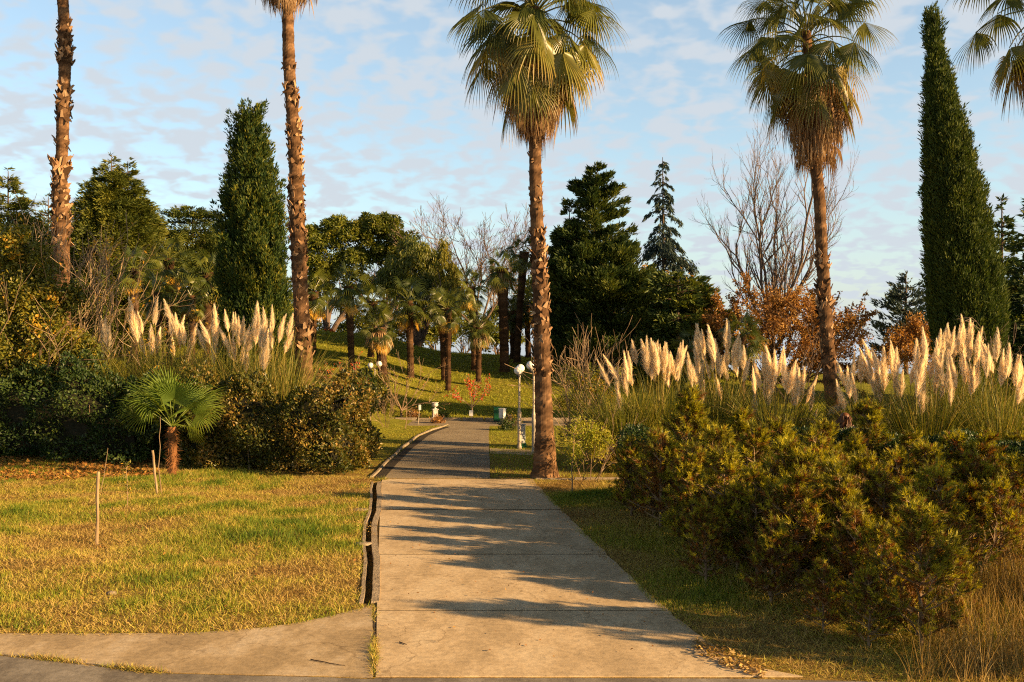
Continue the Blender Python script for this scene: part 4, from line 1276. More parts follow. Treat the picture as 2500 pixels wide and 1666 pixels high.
def broadleaf_tree(name, label, base, H, blobs, seed, mat, nleaf, L, W, weep=0., trunk_r=.2, cat='tree', forks=((-.3, 1), (.3, 1), (0, 1))):
    """crown from blobs (x,y,z,rx,rz) in metres around the base; each carries many leaf clumps"""
    rng = np.random.default_rng(seed)
    root = thing(name, label, cat, base)
    cr = MB()
    vol = np.array([q[3] ** 2 for q in blobs]); cnt = (nleaf * vol / vol.sum()).astype(int)
    for (x, y, z, rx, rz), n in zip(blobs, cnt):
        nc = max(10, int(16 * rx))
        cd = nrm(rng.normal(size=(nc, 3))); cd[:, 2] = np.abs(cd[:, 2]) * np.where(rng.random(nc) < .75, 1, -.6)
        cc = cd * np.array([rx, rx, rz]) * rng.uniform(.55, .98, (nc, 1)) + np.array([x, y, z])
        cr_ = rng.uniform(.28, .5, nc) * min(rx, 1.6)
        ct = rng.normal(0, .16, nc)
        idx = rng.integers(0, nc, n)
        d = nrm(rng.normal(size=(n, 3))); d[:, 2] = np.where(d[:, 2] < -.25, -d[:, 2], d[:, 2])
        C = cc[idx] + d * (cr_[idx] * rng.uniform(.6, 1.08, n))[:, None]
        if weep:
            C[:, 2] -= rng.random(n) ** 1.5 * weep
            A = d * .35 + np.array([0, 0, -1.]) + rng.normal(0, .2, (n, 3))
        else:
            A = d * .6 + rng.normal(0, .5, (n, 3)) + np.array([0, 0, -.35])
        leaves(cr, C, A, L * rng.uniform(.6, 1.3, n), W * rng.uniform(.7, 1.3, n), np.clip(.48 + ct[idx] + rng.normal(0, .14, n), 0, 1), rng)
    cr.build('crown', mat, root)
    segl = []; tips = []
    for dx, dz in forks:
        grow(rng, segl, Vector((0, 0, -.1)), Vector((dx, rng.normal(0, .15), dz)).normalized(), H * .40, trunk_r, 1, 3, tips, spread=.6, up=.02, kids=2, rmin=.02, wander=.1)
    seg_mesh(segl, rng=rng).build('trunk', M['grey_twig'], root)
    return root


D = 66
b = at(800, D)
def bl(px, py, rpx, D=66, ref=None, y=0, sq=.8):
    return ((px - ref) / F * D, y, zpx(py, D) - b.z, rpx / F * D, rpx / F * D * sq)
broadleaf_tree('broadleaf_tree', 'rounded dark green evergreen tree just right of the second palm trunk', b, 7.5,
               [bl(790, 610, 55, ref=800), bl(840, 590, 52, ref=800), bl(770, 660, 45, ref=800), bl(860, 650, 50, ref=800), bl(815, 560, 34, ref=800), bl(800, 700, 55, ref=800, y=.8), bl(760, 580, 30, ref=800), bl(880, 700, 40, ref=800, y=.5), bl(755, 720, 34, ref=800)], 71, M['broadleaf'], 30000, .22, .09)
b = at(930, D)
broadleaf_tree('broadleaf_tree', 'tallest rounded broadleaf tree with sky gaps in the middle of the ridge', b, 8,
               [bl(930, 560, 46, ref=930), bl(975, 585, 42, ref=930), bl(885, 575, 38, ref=930), bl(900, 620, 40, ref=930), bl(985, 640, 40, ref=930), bl(935, 640, 36, ref=930, y=.6), bl(900, 545, 24, ref=930), bl(950, 690, 34, ref=930)], 72, M['broadleaf'], 28000, .22, .09)
D = 60; b = at(1020, D)
broadleaf_tree('weeping_tree', 'soft weeping olive green tree in the middle distance', b, 6.5,
               [bl(985, 640, 44, 60, 1020), bl(1035, 640, 40, 60, 1020), bl(1010, 605, 36, 60, 1020), bl(960, 690, 44, 60, 1020), bl(1050, 690, 40, 60, 1020), bl(1005, 710, 48, 60, 1020, -.4)], 73, M['broadleaf'], 24000, .24, .06, weep=.8)
D = 58; b = at(1088, D)
broadleaf_tree('weeping_tree', 'slender yellow green weeping tree with a narrow tip left of the bare tree', b, 6.5,
               [bl(1082, 590, 15, 58, 1088), bl(1084, 620, 20, 58, 1088), bl(1092, 660, 30, 58, 1088), bl(1095, 700, 36, 58, 1088), bl(1090, 740, 36, 58, 1088)], 74, M['weeping'], 7000, .26, .06, weep=.9)
# darker growth along the ridge behind the palms
for px, py, rpx, D, sd, lab in ((730, 800, 60, 70, 75, 'dark evergreen bush on the ridge behind the second palm trunk'), (1060, 790, 46, 74, 76, 'dim green bush on the ridge under the weeping trees'), (1215, 800, 42, 68, 77, 'green bush on the ridge between the tallest windmill palm and its neighbours'),
                                (1310, 740, 60, 60, 78, 'dark green bush behind the central palm trunk'), (640, 800, 70, 52, 79, 'dark bush behind the foot of the column cypress'), (860, 790, 42, 72, 80, 'dark bush on the ridge behind the windmill palm nearest the twin globe lamp'),
                                (985, 775, 50, 76, 82, 'green bush filling the ridge gap under the weeping trees on their left'), (1130, 785, 50, 78, 83, 'green bush on the ridge below the grey bare tree'), (920, 815, 40, 80, 84, 'low dark bush on the far side of the ridge under the tallest broadleaf tree')):
    b = at(px, D)
    broadleaf_tree('evergreen_bush', lab, b, max(1.2, zpx(py, D) - b.z), [(0, 0, zpx(py, D) - b.z, rpx / F * D, rpx / F * D), (-.8, .3, zpx(py + 40, D) - b.z, rpx / F * D * .8, rpx / F * D * .7), (.9, .2, zpx(py + 35, D) - b.z, rpx / F * D * .8, rpx / F * D * .7)], sd, M['broadleaf'], 4200, .24, .1, cat='bush', trunk_r=.08)
b = at(798, 61)
broadleaf_tree('red_bush', 'bright red leaved bush glowing on the ridge', b, 1.2, [(0, 0, zpx(826, 61) - b.z, .55, .4), (.4, 0, zpx(832, 61) - b.z, .4, .3), (-.4, .1, zpx(834, 61) - b.z, .4, .3)], 81, M['red'], 1500, .14, .08, cat='bush', trunk_r=.04)

# ------------------------------------------------------------------ left shrubs


def leafy_shrub(name, label, base, blobs, seed, mat, nleaf, L, W, twigs=0, twigmat=None, H=2, cat='shrub', tspread=.5, trunk_r=.04, nst=6, tl=.75, tup=.05):
    rng = np.random.default_rng(seed)
    root = thing(name, label, cat, base)
    cr = MB()
    vol = np.array([q[3] ** 2 for q in blobs]); cnt = (nleaf * vol / vol.sum()).astype(int)
    for (x, y, z, rx, rz), n in zip(blobs, cnt):
        nc = max(12, int(30 * rx)); cd = nrm(rng.normal(size=(nc, 3)))
        cc = cd * np.array([rx, rx * .8, rz]) * rng.uniform(.3, 1.0, (nc, 1)) + np.array([x, y, z])
        idx = rng.integers(0, nc, n); ct = rng.normal(0, .18, nc)
        C = cc[idx] + rng.normal(0, .16 * max(.5, rx), (n, 3))
        leaves(cr, C, rng.normal(0, 1, (n, 3)) + np.array([0, 0, .2]), L * rng.uniform(.6, 1.3, n), W * rng.uniform(.7, 1.3, n), np.clip(.5 + ct[idx] + rng.normal(0, .16, n), 0, 1), rng)
    cr.build('crown', mat, root)
    segl = []; tips = []
    for k in range(nst):
        a = rng.uniform(0, 2 * PI)
        grow(rng, segl, Vector((rng.normal(0, .15), rng.normal(0, .15), -.1)), Vector((math.cos(a) * tspread, math.sin(a) * tspread, 1)).normalized(), H * tl, trunk_r, 1, 3, tips, spread=.6, up=tup, kids=2, rmin=.006, wander=.12)
    seg_mesh(segl, rng=rng).build('branches', twigmat or M['grey_twig'], root)
    return root


D = 28; b = at(40, D)
def bb(px, py, rpx, D, ref, b, y=0, sq=.85): return ((px - ref) / F * D, y, zpx(py, D) - b.z, rpx / F * D, rpx / F * D * sq)
leafy_shrub('yellow_shrub', 'big yellow green shrub filling the left edge above the dark hedge', b,
            [bb(20, 610, 70, D, 40, b), bb(90, 650, 60, D, 40, b), bb(-10, 700, 90, D, 40, b), bb(70, 740, 90, D, 40, b), bb(150, 730, 60, D, 40, b), bb(40, 840, 95, D, 40, b, -.3), bb(150, 840, 80, D, 40, b, -.2), bb(215, 860, 55, D, 40, b, -.2), bb(-20, 900, 80, D, 40, b, -.4), bb(110, 910, 70, D, 40, b, -.5)],
            91, M['yellow_shrub'], 30000, .11, .06, twigmat=M['pale_twig'], H=4.2, nst=9, tspread=.55, trunk_r=.05)
D = 46; b = at(1930, D)
leafy_shrub('autumn_shrub', 'wide rusty orange thicket behind the mid right pampas and the right palm trunk', b,
            [bb(x, y, r, D, 1930, b, yy) for x, y, r, yy in ((1835, 770, 42, 0), (1880, 735, 42, .4), (1950, 740, 46, 0), (1905, 790, 55, -.3), (1980, 790, 55, .2), (2045, 790, 50, 0), (2095, 825, 38, 0), (1840, 840, 55, -.3), (1950, 860, 60, 0), (2050, 865, 55, 0))],
            67, M['orange'], 8500, .14, .065, twigmat=M['grey_twig'], H=3.6, nst=10, tspread=.7, trunk_r=.05)
D = 42; b = at(2225, D)
leafy_shrub('autumn_shrub', 'bronze leaved shrub in front of the blue green pine', b,
            [bb(x, y, r, D, 2225, b) for x, y, r in ((2185, 830, 38), (2225, 805, 40), (2265, 810, 36), (2200, 870, 45), (2250, 870, 45), (2160, 870, 34))],
            66, M['orange'], 5200, .14, .065, twigmat=M['grey_twig'], H=2.6, nst=7, tspread=.6, trunk_r=.04)
D = 29.5; b = at(175, D)
bare_tree('bare_shrub', 'fine straw brown leafless shrub at the foot of the leftmost palm trunk', b, zpx(560, D) - b.z, 92, M['pale_twig'],
          [(-.5, 1, .5), (-.1, 1, .55), (.3, 1, .5), (.7, 1, .5), (1.1, .9, .45), (-.9, 1, .4), (.5, 1, .55), (.9, .7, .45), (.1, 1, .5)], maxl=4, r=.06, trunkh=.03, leafm=M['gold'], nleaf=260, spread=.5, up=.07, leafL=.13, rmin=.007, cat='shrub', tint=.62)
D = 30.5; b = at(120, D)
bare_tree('bare_shrub', 'second straw brown twiggy shrub behind the yellow green shrub', b, zpx(585, D) - b.z, 93, M['pale_twig'],
          [(-.4, 1, .5), (0, 1, .55), (.4, 1, .5), (.8, 1, .48), (-.8, 1, .45)], maxl=4, r=.05, trunkh=.03, spread=.5, up=.07, rmin=.007, cat='shrub', tint=.55)

# ------------------------------------------------------------------ hedges


def hedge(name, label, pts, width, height, seed, mat, nleaf, L=.07, W=.04, group=None, rag=.10, core=True, vary=.15, base_gap=.12, cat='hedge', bulge=0.):
    """clipped hedge along world points; leaf shell over a dark twiggy inside"""
    rng = np.random.default_rng(seed)
    pts = np.array([(p[0], p[1]) for p in pts], float)
    o = np.array([pts[0][0], pts[0][1], float(terr(pts[0][0], pts[0][1]))])
    root = thing(name, label, cat, tuple(o), group=group)
    seg = np.diff(pts, axis=0); ln = np.linalg.norm(seg, axis=1); cum = np.concatenate([[0], np.cumsum(ln)]); T = cum[-1]

    def frame(s):
        k = np.clip(np.searchsorted(cum, s, 'right') - 1, 0, len(seg) - 1)
        t = (s - cum[k]) / ln[k]
        p = pts[k] + seg[k] * t[:, None]; d = seg[k] / ln[k][:, None]
        return p, np.stack([-d[:, 1], d[:, 0]], 1), d

    def hgt(s): return height * (1 + vary * (np.sin(s * 1.3 + seed) * .5 + np.sin(s * 3.1 + seed * 2) * .3 + .2 * np.sin(s * 7.3)))
    per = 2 * height + width
    aT = T * per; aE = width * height * 2
    n = nleaf
    s = rng.uniform(0, T, n); f = rng.uniform(0, per, n)
    H_ = hgt(s)
    u = np.where(f < height, -width / 2, np.where(f < height + width, -width / 2 + (f - height), width / 2))
    z = np.where(f < height, f / height, np.where(f < height + width, 1, (f - height - width) / height)) * H_
    ends = rng.random(n) < aE / (aE + aT)
    e0 = rng.random(n) < .5
    s = np.where(ends, np.where(e0, 0, T), s); u = np.where(ends, rng.uniform(-.5, .5, n) * width, u); z = np.where(ends, rng.random(n) * H_, z)
    zn = z / H_
    rnd = 1 - .35 * np.clip((zn - .7) / .3, 0, 1) ** 2
    lump = rag * (np.sin(s * 4.1 + z * 3 + seed) + np.sin(s * 2.3 - z * 4.7) + np.sin(u * 7 + z * 5.3 + s)) * .6
    p, nn, dd = frame(np.clip(s, 0, T - 1e-6))
    nrmv = np.zeros((n, 3))
    side = (f < height) | (f > height + width)
    nrmv[:, :2] = np.where(side[:, None], nn * np.sign(u)[:, None], nn * (u / width * 1.2)[:, None]); nrmv[:, 2] = np.where(side, .15, 1)
    nrmv[ends, :2] = (dd * np.where(e0, -1, 1)[:, None])[ends]; nrmv[ends, 2] = .1
    nrmv = nrm(nrmv)
    C = np.concatenate([p + nn * (u * rnd * (1 + bulge * np.sin(zn * PI)))[:, None], z[:, None]], 1)
    C = C + nrmv * (lump - np.abs(rng.normal(0, .09, n)) + .03)[:, None]
    C[:, 2] = np.maximum(C[:, 2], rng.uniform(0, base_gap * 2, n))
    C[:, 2] += terr(C[:, 0], C[:, 1])
    A = nrmv * .55 + rng.normal(0, .6, (n, 3)) + np.array([0, 0, .35])
    tt = .5 + .22 * np.sin(s * 1.9 + z * 2.2 + seed) * np.sin(z * 3.3 - s * .8 + u * 2) + rng.normal(0, .17, n)
    mb = MB(); leaves(mb, C - o, A, L * rng.uniform(.6, 1.35, n), W * rng.uniform(.7, 1.3, n), np.clip(tt, 0, 1), rng)
    mb.build('foliage', mat, root)
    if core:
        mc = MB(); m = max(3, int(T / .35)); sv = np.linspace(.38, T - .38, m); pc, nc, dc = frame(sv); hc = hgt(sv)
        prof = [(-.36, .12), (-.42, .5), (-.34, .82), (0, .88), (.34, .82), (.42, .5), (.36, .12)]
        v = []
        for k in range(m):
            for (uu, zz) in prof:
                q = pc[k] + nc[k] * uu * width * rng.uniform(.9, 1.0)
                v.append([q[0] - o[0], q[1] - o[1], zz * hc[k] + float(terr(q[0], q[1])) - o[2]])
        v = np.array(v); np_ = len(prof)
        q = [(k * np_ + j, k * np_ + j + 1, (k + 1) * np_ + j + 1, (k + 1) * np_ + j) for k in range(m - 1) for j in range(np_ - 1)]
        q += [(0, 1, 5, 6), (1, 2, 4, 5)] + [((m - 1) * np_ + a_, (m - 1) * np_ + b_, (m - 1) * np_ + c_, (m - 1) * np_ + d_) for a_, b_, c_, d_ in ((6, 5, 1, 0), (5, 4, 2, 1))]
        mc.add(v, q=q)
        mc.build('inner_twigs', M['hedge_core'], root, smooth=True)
        # stems at the bottom
    st = MB(); k = int(T * 9); s = rng.uniform(.05, T - .05, k); p, nn, dd = frame(s); uu = rng.uniform(-.38, .38, k) * width
    q0 = p + nn * uu[:, None]; z0 = terr(q0[:, 0], q0[:, 1])
    P0 = np.concatenate([q0, z0[:, None] - .05], 1) - o; P1 = P0 + np.stack([rng.normal(0, .12, k), rng.normal(0, .12, k), rng.uniform(.4, .8, k) * height], 1)
    segs(st, P0, P1, .014, .006, 4, rng.uniform(.2, .8, k)); st.build('stems', M['pale_twig'], root)
    return root


def g2(px, D): return ((px - CX) / F * D, D)


hedge('hedge', 'dark glossy green hedge on the left under the yellow shrub', [g2(-330, 27.2), g2(60, 27.2), g2(260, 26.6), g2(400, 26.2)], 1.9, 1.98, 101, M['hedge'], 36000, .10, .055, rag=.26, vary=.28)
hedge('hedge', 'brown flecked hedge right of the young palm ending at the drain', [g2(480, 26.0), g2(640, 25.2), g2(800, 24.6), g2(872, 24.3)], 1.7, 1.9, 102, M['brown_hedge'], 32000, .09, .05, rag=.28, vary=.26, bulge=.25)
hedge('hedge', 'dark glossy bush behind the young fan palm', [g2(380, 27), g2(520, 26.4)], 1.5, 2.0, 103, M['hedge'], 9000, .10, .055, rag=.2)
hedge('hedge', 'long dark clipped hedge behind the young pines on the right', [g2(1525, 19.6), g2(1800, 19.3), g2(2100, 18.4), (9.5, 17.6), (13.5, 17.0)], 1.3, 1.42, 104, M['hedge'], 42000, .06, .035, rag=.08, vary=.08)

# ------------------------------------------------------------------ pampas grass


def plume_mesh(seed, lean):
    """one feathery plume, plume length 1 from z=0 to 1, stalk below"""
    rng = np.random.default_rng(seed)
    mb = MB()
    n = 950
    t = rng.random(n) ** .85
    ax = lambda tt: np.stack([lean * tt ** 2.2 * .08, 0 * tt, tt], 1)
    a = rng.uniform(0, 2 * PI, n)
    rr = .115 * (np.clip((t + .03) / .28, 0, 1) ** .7) * (1 - t) ** .8 + .003
    out = np.stack([np.cos(a), np.sin(a), 0 * a], 1)
    B = ax(t * .86) + out * (rr * .35 * rng.random(n))[:, None]
    D = np.array([0, 0, 1.]) + out * (rng.uniform(.12, .55, n) * (1.12 - .95 * t))[:, None] + np.array([lean * .2, 0, 0])
    blades(mb, B, D, rr * 1.45 + rng.uniform(.05, .19, n), rng.uniform(.006, .012, n), .25, np.clip(rng.normal(.55, .2, n), 0, 1), rng, nseg=3)
    tt = np.linspace(0, .97, 9)
    tube(mb, ax(tt), .034 * np.clip((tt + .03) / .28, 0.1, 1) ** .7 * (1 - tt) ** .8 + .003, 7, tint=.5)
    return mb.mesh('plume', M['plume'])


PL = [plume_mesh(200 + k, l) for k, l in enumerate((.3, -.3, .9, -.9, .1, 1.3))]
mb_ = MB(); zz_ = np.linspace(-1.7, .06, 7)
tube(mb_, np.stack([.0 * zz_, .02 * np.sin(zz_ * 2), zz_], 1), np.linspace(.014, .008, 7), 5, tint=.85)
STALK = mb_.mesh('stalk', M['pampas_leaf'])


def pampas(label, px, D, rpx, leaf_top_px, plumes, seed, nblade=1300, lean_tint=.0):
    rng = np.random.default_rng(seed)
    b = at(px, D)
    root = thing('pampas_grass', label, 'ornamental grass', b, group='pampas grass clumps with cream plumes')
    Rr = rpx / F * D
    Hh = zpx(leaf_top_px, D) - b.z
    a = rng.uniform(0, 2 * PI, nblade); r0 = np.sqrt(rng.random(nblade)) * Rr * .55
    B = np.stack([r0 * np.cos(a), r0 * np.sin(a), 0 * a], 1)
    out = np.stack([np.cos(a), np.sin(a), 0 * a], 1)
    tilt = rng.uniform(.05, .55, nblade)
    Dv = np.array([0, 0, 1.]) + out * tilt[:, None] + rng.normal(0, .12, (nblade, 3))
    L_ = Hh * rng.uniform(.7, 1.35, nblade)
    mb = MB()
    blades(mb, B, Dv, L_, rng.uniform(.012, .028, nblade), rng.uniform(.3, 2.1, nblade), np.clip(rng.normal(.47 + lean_tint, .24, nblade), 0, 1), rng, nseg=7)
    n2 = nblade // 3                 # dead straw at the base and among the leaves
    a = rng.uniform(0, 2 * PI, n2); r0 = np.sqrt(rng.random(n2)) * Rr * .7; out = np.stack([np.cos(a), np.sin(a), 0 * a], 1)
    blades(mb, np.stack([r0 * np.cos(a), r0 * np.sin(a), 0 * a], 1), np.array([0, 0, 1.]) + out * rng.uniform(.2, 1.2, n2)[:, None], Hh * rng.uniform(.3, .8, n2), .014, rng.uniform(.3, 1.6, n2), rng.uniform(.75, 1, n2), rng, nseg=4)
    # solid shaded heart of the clump
    th = np.linspace(0, PI / 2, 7)
    mb.build('leaf_tuft', M['pampas_leaf'], root)
    extra = []
    for (tx, ty, bx, by) in plumes:              # neighbours half hidden behind the tallest ones
        if rng.random() < .85:
            ox, oy = rng.uniform(-16, 16), rng.uniform(2, 58)
            extra.append((tx + ox + rng.normal(0, 6), ty + oy, bx + ox, by + oy))
    for k, (tx, ty, bx, by) in enumerate(list(plumes) + extra):
        dy = rng.uniform(-.55, .45) * Rr
        dd = D + dy
        tip = P(tx, ty, dd); bs = P(bx, by, dd)
        ax = tip - bs; ln = ax.length
        ax.normalize()
        pl = obj('plume', PL[int(rng.integers(0, 6))], root, bs - b)
        s = max(.72, ln * 1.0)
        w_ = rng.uniform(.9, 1.38); pl.scale = (s * w_, s * w_, s * rng.uniform(.9, 1.12))
        q = Vector((0, 0, 1)).rotation_difference(Vector((ax.x + rng.normal(0, .06), ax.y + rng.normal(0, .10), ax.z)).normalized())
        pl.rotation_euler = (q @ Quaternion((0, 0, 1), rng.uniform(0, 6.28))).to_euler()
        st = obj('stalk', STALK, pl)
    return root


pampas('leftmost pampas clump with scattered faded plumes beside the yellow shrub', 300, 28.5, 105, 845,
       [(264, 773, 260, 845), (245, 773, 255, 838), (316, 729, 337, 838), (379, 729, 374, 792), (377, 792, 373, 860), (337, 769, 348, 815)], 301)
pampas('pampas clump just behind the young fan palm', 415, 28.8, 95, 845,
       [(429, 757, 434, 822), (444, 767, 437, 824), (473, 794, 461, 861), (404, 738, 417, 784), (413, 765, 420, 825), (386, 800, 380, 866)], 302)
pampas('pampas clump with many plumes in front of the dark column cypress', 555, 28, 90, 845,
       [(532, 750, 528, 842), (499, 794, 513, 842), (518, 773, 522, 835), (551, 754, 557, 811), (564, 780, 570, 826), (580, 773, 578, 826), (603, 767, 589, 845), (608, 796, 597, 850), (540, 817, 562, 857), (570, 832, 574, 880), (601, 847, 601, 912), (590, 790, 583, 850)], 303)
pampas('pampas clump hugging the foot of the second palm trunk', 675, 27.4, 85, 860,
       [(637, 748, 624, 842), (654, 754, 649, 819), (667, 755, 666, 811), (695, 767, 679, 822), (713, 773, 702, 826), (641, 765, 634, 850)], 304, lean_tint=.12)
pampas('pampas clump at the left end of the right group, faded outer plumes', 1525, 24.5, 70, 960,
       [(1471, 903, 1490, 946), (1492, 896, 1512, 933), (1500, 914, 1506, 959), (1521, 866, 1533, 933), (1532, 861, 1541, 920), (1540, 841, 1554, 892), (1570, 821, 1580, 914)], 305)
pampas('dense pampas clump whose plumes stand before the dark conifer', 1612, 24.8, 75, 940,
       [(1577, 825, 1588, 920), (1587, 818, 1597, 898), (1605, 842, 1613, 908), (1613, 844, 1615, 904), (1630, 833, 1624, 904), (1622, 850, 1619, 910), (1637, 872, 1650, 930), (1659, 837, 1656, 911), (1666, 850, 1662, 900), (1595, 840, 1600, 905)], 306)
pampas('tallest pampas clump of the right middle group', 1745, 26, 85, 920,
       [(1699, 790, 1701, 876), (1707, 788, 1714, 853), (1717, 802, 1720, 870), (1729, 794, 1734, 860), (1744, 793, 1745, 885), (1772, 805, 1772, 853), (1793, 815, 1787, 879), (1777, 853, 1775, 900), (1804, 850, 1801, 890), (1827, 847, 1814, 904), (1765, 882, 1758, 923), (1688, 860, 1690, 946), (1701, 885, 1706, 946), (1718, 914, 1717, 978)], 307)
pampas('pampas clump left of the right palm trunk with a drooping plume', 1900, 24.2, 90, 960,
       [(1835, 898, 1843, 962), (1854, 887, 1857, 952), (1868, 864, 1868, 927), (1879, 850, 1887, 959), (1890, 863, 1892, 933), (1903, 868, 1899, 920), (1916, 861, 1916, 952), (1946, 904, 1945, 971), (1939, 905, 1940, 975), (1962, 895, 1951, 987), (1985, 933, 1967, 987), (1994, 946, 1978, 1006), (2058, 992, 2020, 1012)], 308, lean_tint=.08)
pampas('pampas clump just right of the right palm trunk', 2130, 23.5, 80, 970,
       [(2076, 884, 2081, 938), (2091, 862, 2102, 938), (2119, 855, 2134, 900), (2115, 881, 2122, 915), (2138, 849, 2148, 918), (2152, 846, 2157, 958), (2134, 878, 2139, 973), (2165, 842, 2177, 907), (2192, 869, 2188, 927), (2185, 865, 2186, 910), (2053, 918, 2064, 945)], 309)
pampas('pampas clump in front of the bronze shrub and the tall cypress', 2262, 22.8, 85, 960,
       [(2241, 825, 2237, 895), (2248, 861, 2237, 970), (2244, 840, 2240, 930), (2260, 820, 2261, 872), (2276, 848, 2270, 930), (2291, 851, 2290, 907), (2316, 858, 2329, 958), (2306, 886, 2304, 944), (2326, 885, 2333, 950)], 310)
pampas('highest pampas clump against the foot of the tall cypress', 2355, 25.5, 85, 900,
       [(2313, 785, 2316, 855), (2306, 806, 2297, 861), (2333, 792, 2332, 872), (2340, 800, 2338, 860), (2347, 775, 2355, 855), (2370, 798, 2369, 843), (2395, 810, 2386, 878), (2389, 820, 2381, 866), (2322, 820, 2320, 870), (2362, 815, 2362, 860)], 311)
pampas('rightmost pampas clump running out of the picture', 2440, 22.5, 95, 960,
       [(2402, 838, 2412, 918), (2416, 832, 2424, 912), (2435, 843, 2432, 884), (2352, 884, 2357, 938), (2366, 904, 2375, 958), (2380, 918, 2378, 955), (2448, 855, 2444, 944), (2457, 869, 2455, 926), (2471, 853, 2461, 921), (2484, 881, 2481, 944), (2492, 881, 2490, 953), (2501, 905, 2499, 960), (2410, 850, 2418, 905)], 312, lean_tint=.1)

# ------------------------------------------------------------------ young pines on the right
def pine_parts(seed, H=1.9, spread=.85, brown=.35):
    rng = np.random.default_rng(seed)
    segl = []; shoots = []
    zz = np.linspace(-.08, H, 12); xw = np.cumsum(rng.normal(0, .012, 12))
    tr = MB()
    tube(tr, np.stack([xw, -xw * .6, zz], 1), np.linspace(.034, .007, 12), 7, tint=np.repeat(rng.uniform(.2, .6, 12), 7))
    z = .16
    while z < H * .97:
        u = z / H
        L0 = spread * (.55 + .55 * u if u < .25 else .92 * (1 - u) ** 1.0 + .07)
        for k in range(int(rng.integers(4, 7))):
            a = rng.uniform(0, 2 * PI); L = L0 * rng.uniform(.6, 1.15)
            x0 = np.array([np.interp(z, zz, xw), -.6 * np.interp(z, zz, xw), z])
            d = np.array([math.cos(a), math.sin(a), rng.uniform(.1, .6)]); d /= np.linalg.norm(d)
            p = x0; n = 5
            bt = rng.random()
            for i in range(n):
                q = p + d * L / n
                segl.append((p, q, .011 * (1 - i / n) + .004, .011 * (1 - (i + 1) / n) + .003, 1))
                t = (i + 1) / n
                if t > .3:
                    for _ in range(int(rng.integers(1, 4))):
                        s = rng.normal(0, 1, 3); s[2] = abs(s[2]) * .7 + .15; s /= np.linalg.norm(s)
                        ax = d * .55 + s * .75; ax /= np.linalg.norm(ax)
                        l2 = rng.uniform(.05, .16)
                        segl.append((q, q + ax * l2, .004, .003, 2))
                        dead = rng.random() < brown * (1.35 - t) * (1.25 - .5 * u)
                        shoots.append((q + ax * l2 * .6, ax, rng.uniform(.09, .17), rng.uniform(.0, .34) if dead else np.clip(rng.normal(.66 + .3 * (bt - .5), .2), .44, 1)))
                d = d + np.array([0, 0, .10]) + rng.normal(0, .09, 3); d /= np.linalg.norm(d); p = q
            shoots.append((p, d + np.array([0, 0, .5]), rng.uniform(.12, .2), np.clip(rng.normal(.82, .14), .45, 1)))
        z += rng.uniform(.10, .17)
    shoots.append((np.array([xw[-1], -.6 * xw[-1], H]), np.array([0, 0, 1.]), .2, .7))
    tr2 = seg_mesh(segl, rng=rng, tint_hi=.45)
    S = np.array([s[0] for s in shoots]); A = nrm(np.array([s[1] for s in shoots])); L = np.array([s[2] for s in shoots]); T = np.array([s[3] for s in shoots])
    per = 30; idx = np.repeat(np.arange(len(S)), per); n = len(idx); t = rng.random(n)
    rad = nrm(np.cross(A[idx], rng.normal(size=(n, 3))))
    C = S[idx] + A[idx] * (t * L[idx])[:, None]
    D = A[idx] * (.5 + .5 * t)[:, None] + rad * (.85 - .35 * t)[:, None]
    nd = MB(); needles(nd, C, D, rng.uniform(.05, .10, n), .012, np.clip(T[idx] + rng.normal(0, .06, n), 0, 1), rng)
    # twigs join the trunk mesh
    return tr.mesh('trunk', M['pale_twig']), tr2.mesh('branches', M['pale_twig']), nd.mesh('needles', M['young_pine'])


PV = [pine_parts(400 + k, *a) for k, a in enumerate(((1.9, .85, .42), (1.75, .95, .55), (2.05, .75, .38), (1.6, .9, .85), (1.9, .95, .5)))]
PINES = [  # px base x, base y, height m, variant
    (1545, 1262, 1.35, 0), (1612, 1292, 1.6, 3), (1668, 1262, 2.25, 2), (1690, 1350, 1.55, 0), (1748, 1300, 1.7, 1), (1770, 1385, 1.6, 4), (1832, 1330, 1.8, 0), (1850, 1420, 1.45, 2),
    (1915, 1370, 1.75, 1), (1905, 1290, 1.8, 4), (1950, 1450, 1.5, 3), (2000, 1330, 1.7, 0), (2030, 1410, 1.55, 1), (2075, 1300, 1.6, 2), (2118, 1262, 2.0, 2), (2100, 1375, 1.55, 4),
    (2160, 1440, 1.45, 3), (2190, 1330, 1.4, 1), (2250, 1588, 1.45, 1), (2262, 1400, 1.35, 3), (2310, 1330, 1.25, 3), (2372, 1400, 1.2, 3), (2440, 1330, 1.1, 1), (2085, 1500, 1.2, 3), 
    (2330, 1275, 1.5, 1), (2400, 1290, 1.6, 3), (2470, 1262, 1.5, 4), (2225, 1272, 1.5, 0), (2290, 1440, 1.5, 1), (2150, 1530, 1.1, 4), (1880, 1480, 1.0, 3), (1960, 1380, 1.6, 1), (1725, 1425, 1.0, 3), (2230, 1480, 1.3, 0), (2470, 1350, 1.4, 1), (1800, 1262, 1.9, 2), (2010, 1270, 1.7, 4), (2060, 1450, 1.5, 0), (2010, 1545, .75, 3), (2120, 1585, .8, 1), (1595, 1262, 1.3, 1), (1720, 1345, 1.3, 3), (1800, 1400, 1.2, 1), (1880, 1400, 1.3, 4), (1935, 1420, 1.3, 1), (2045, 1360, 1.5, 3), (2130, 1410, 1.3, 0), (2180, 1500, 1.1, 3), (2260, 1330, 1.5, 1), (2380, 1340, 1.4, 3), (2440, 1400, 1.2, 1), (2330, 1540, .9, 4),
]
LABS = {2: 'tallest young pine on the right whose tip reaches up into the pampas', 14: 'young pine right of the seated looking person with a tall bare leading stem', 18: 'nearest young pine with a dark bare trunk beside the dry grass', 0: 'leftmost bushy young pine beside the dark hedge end', 99: ''}
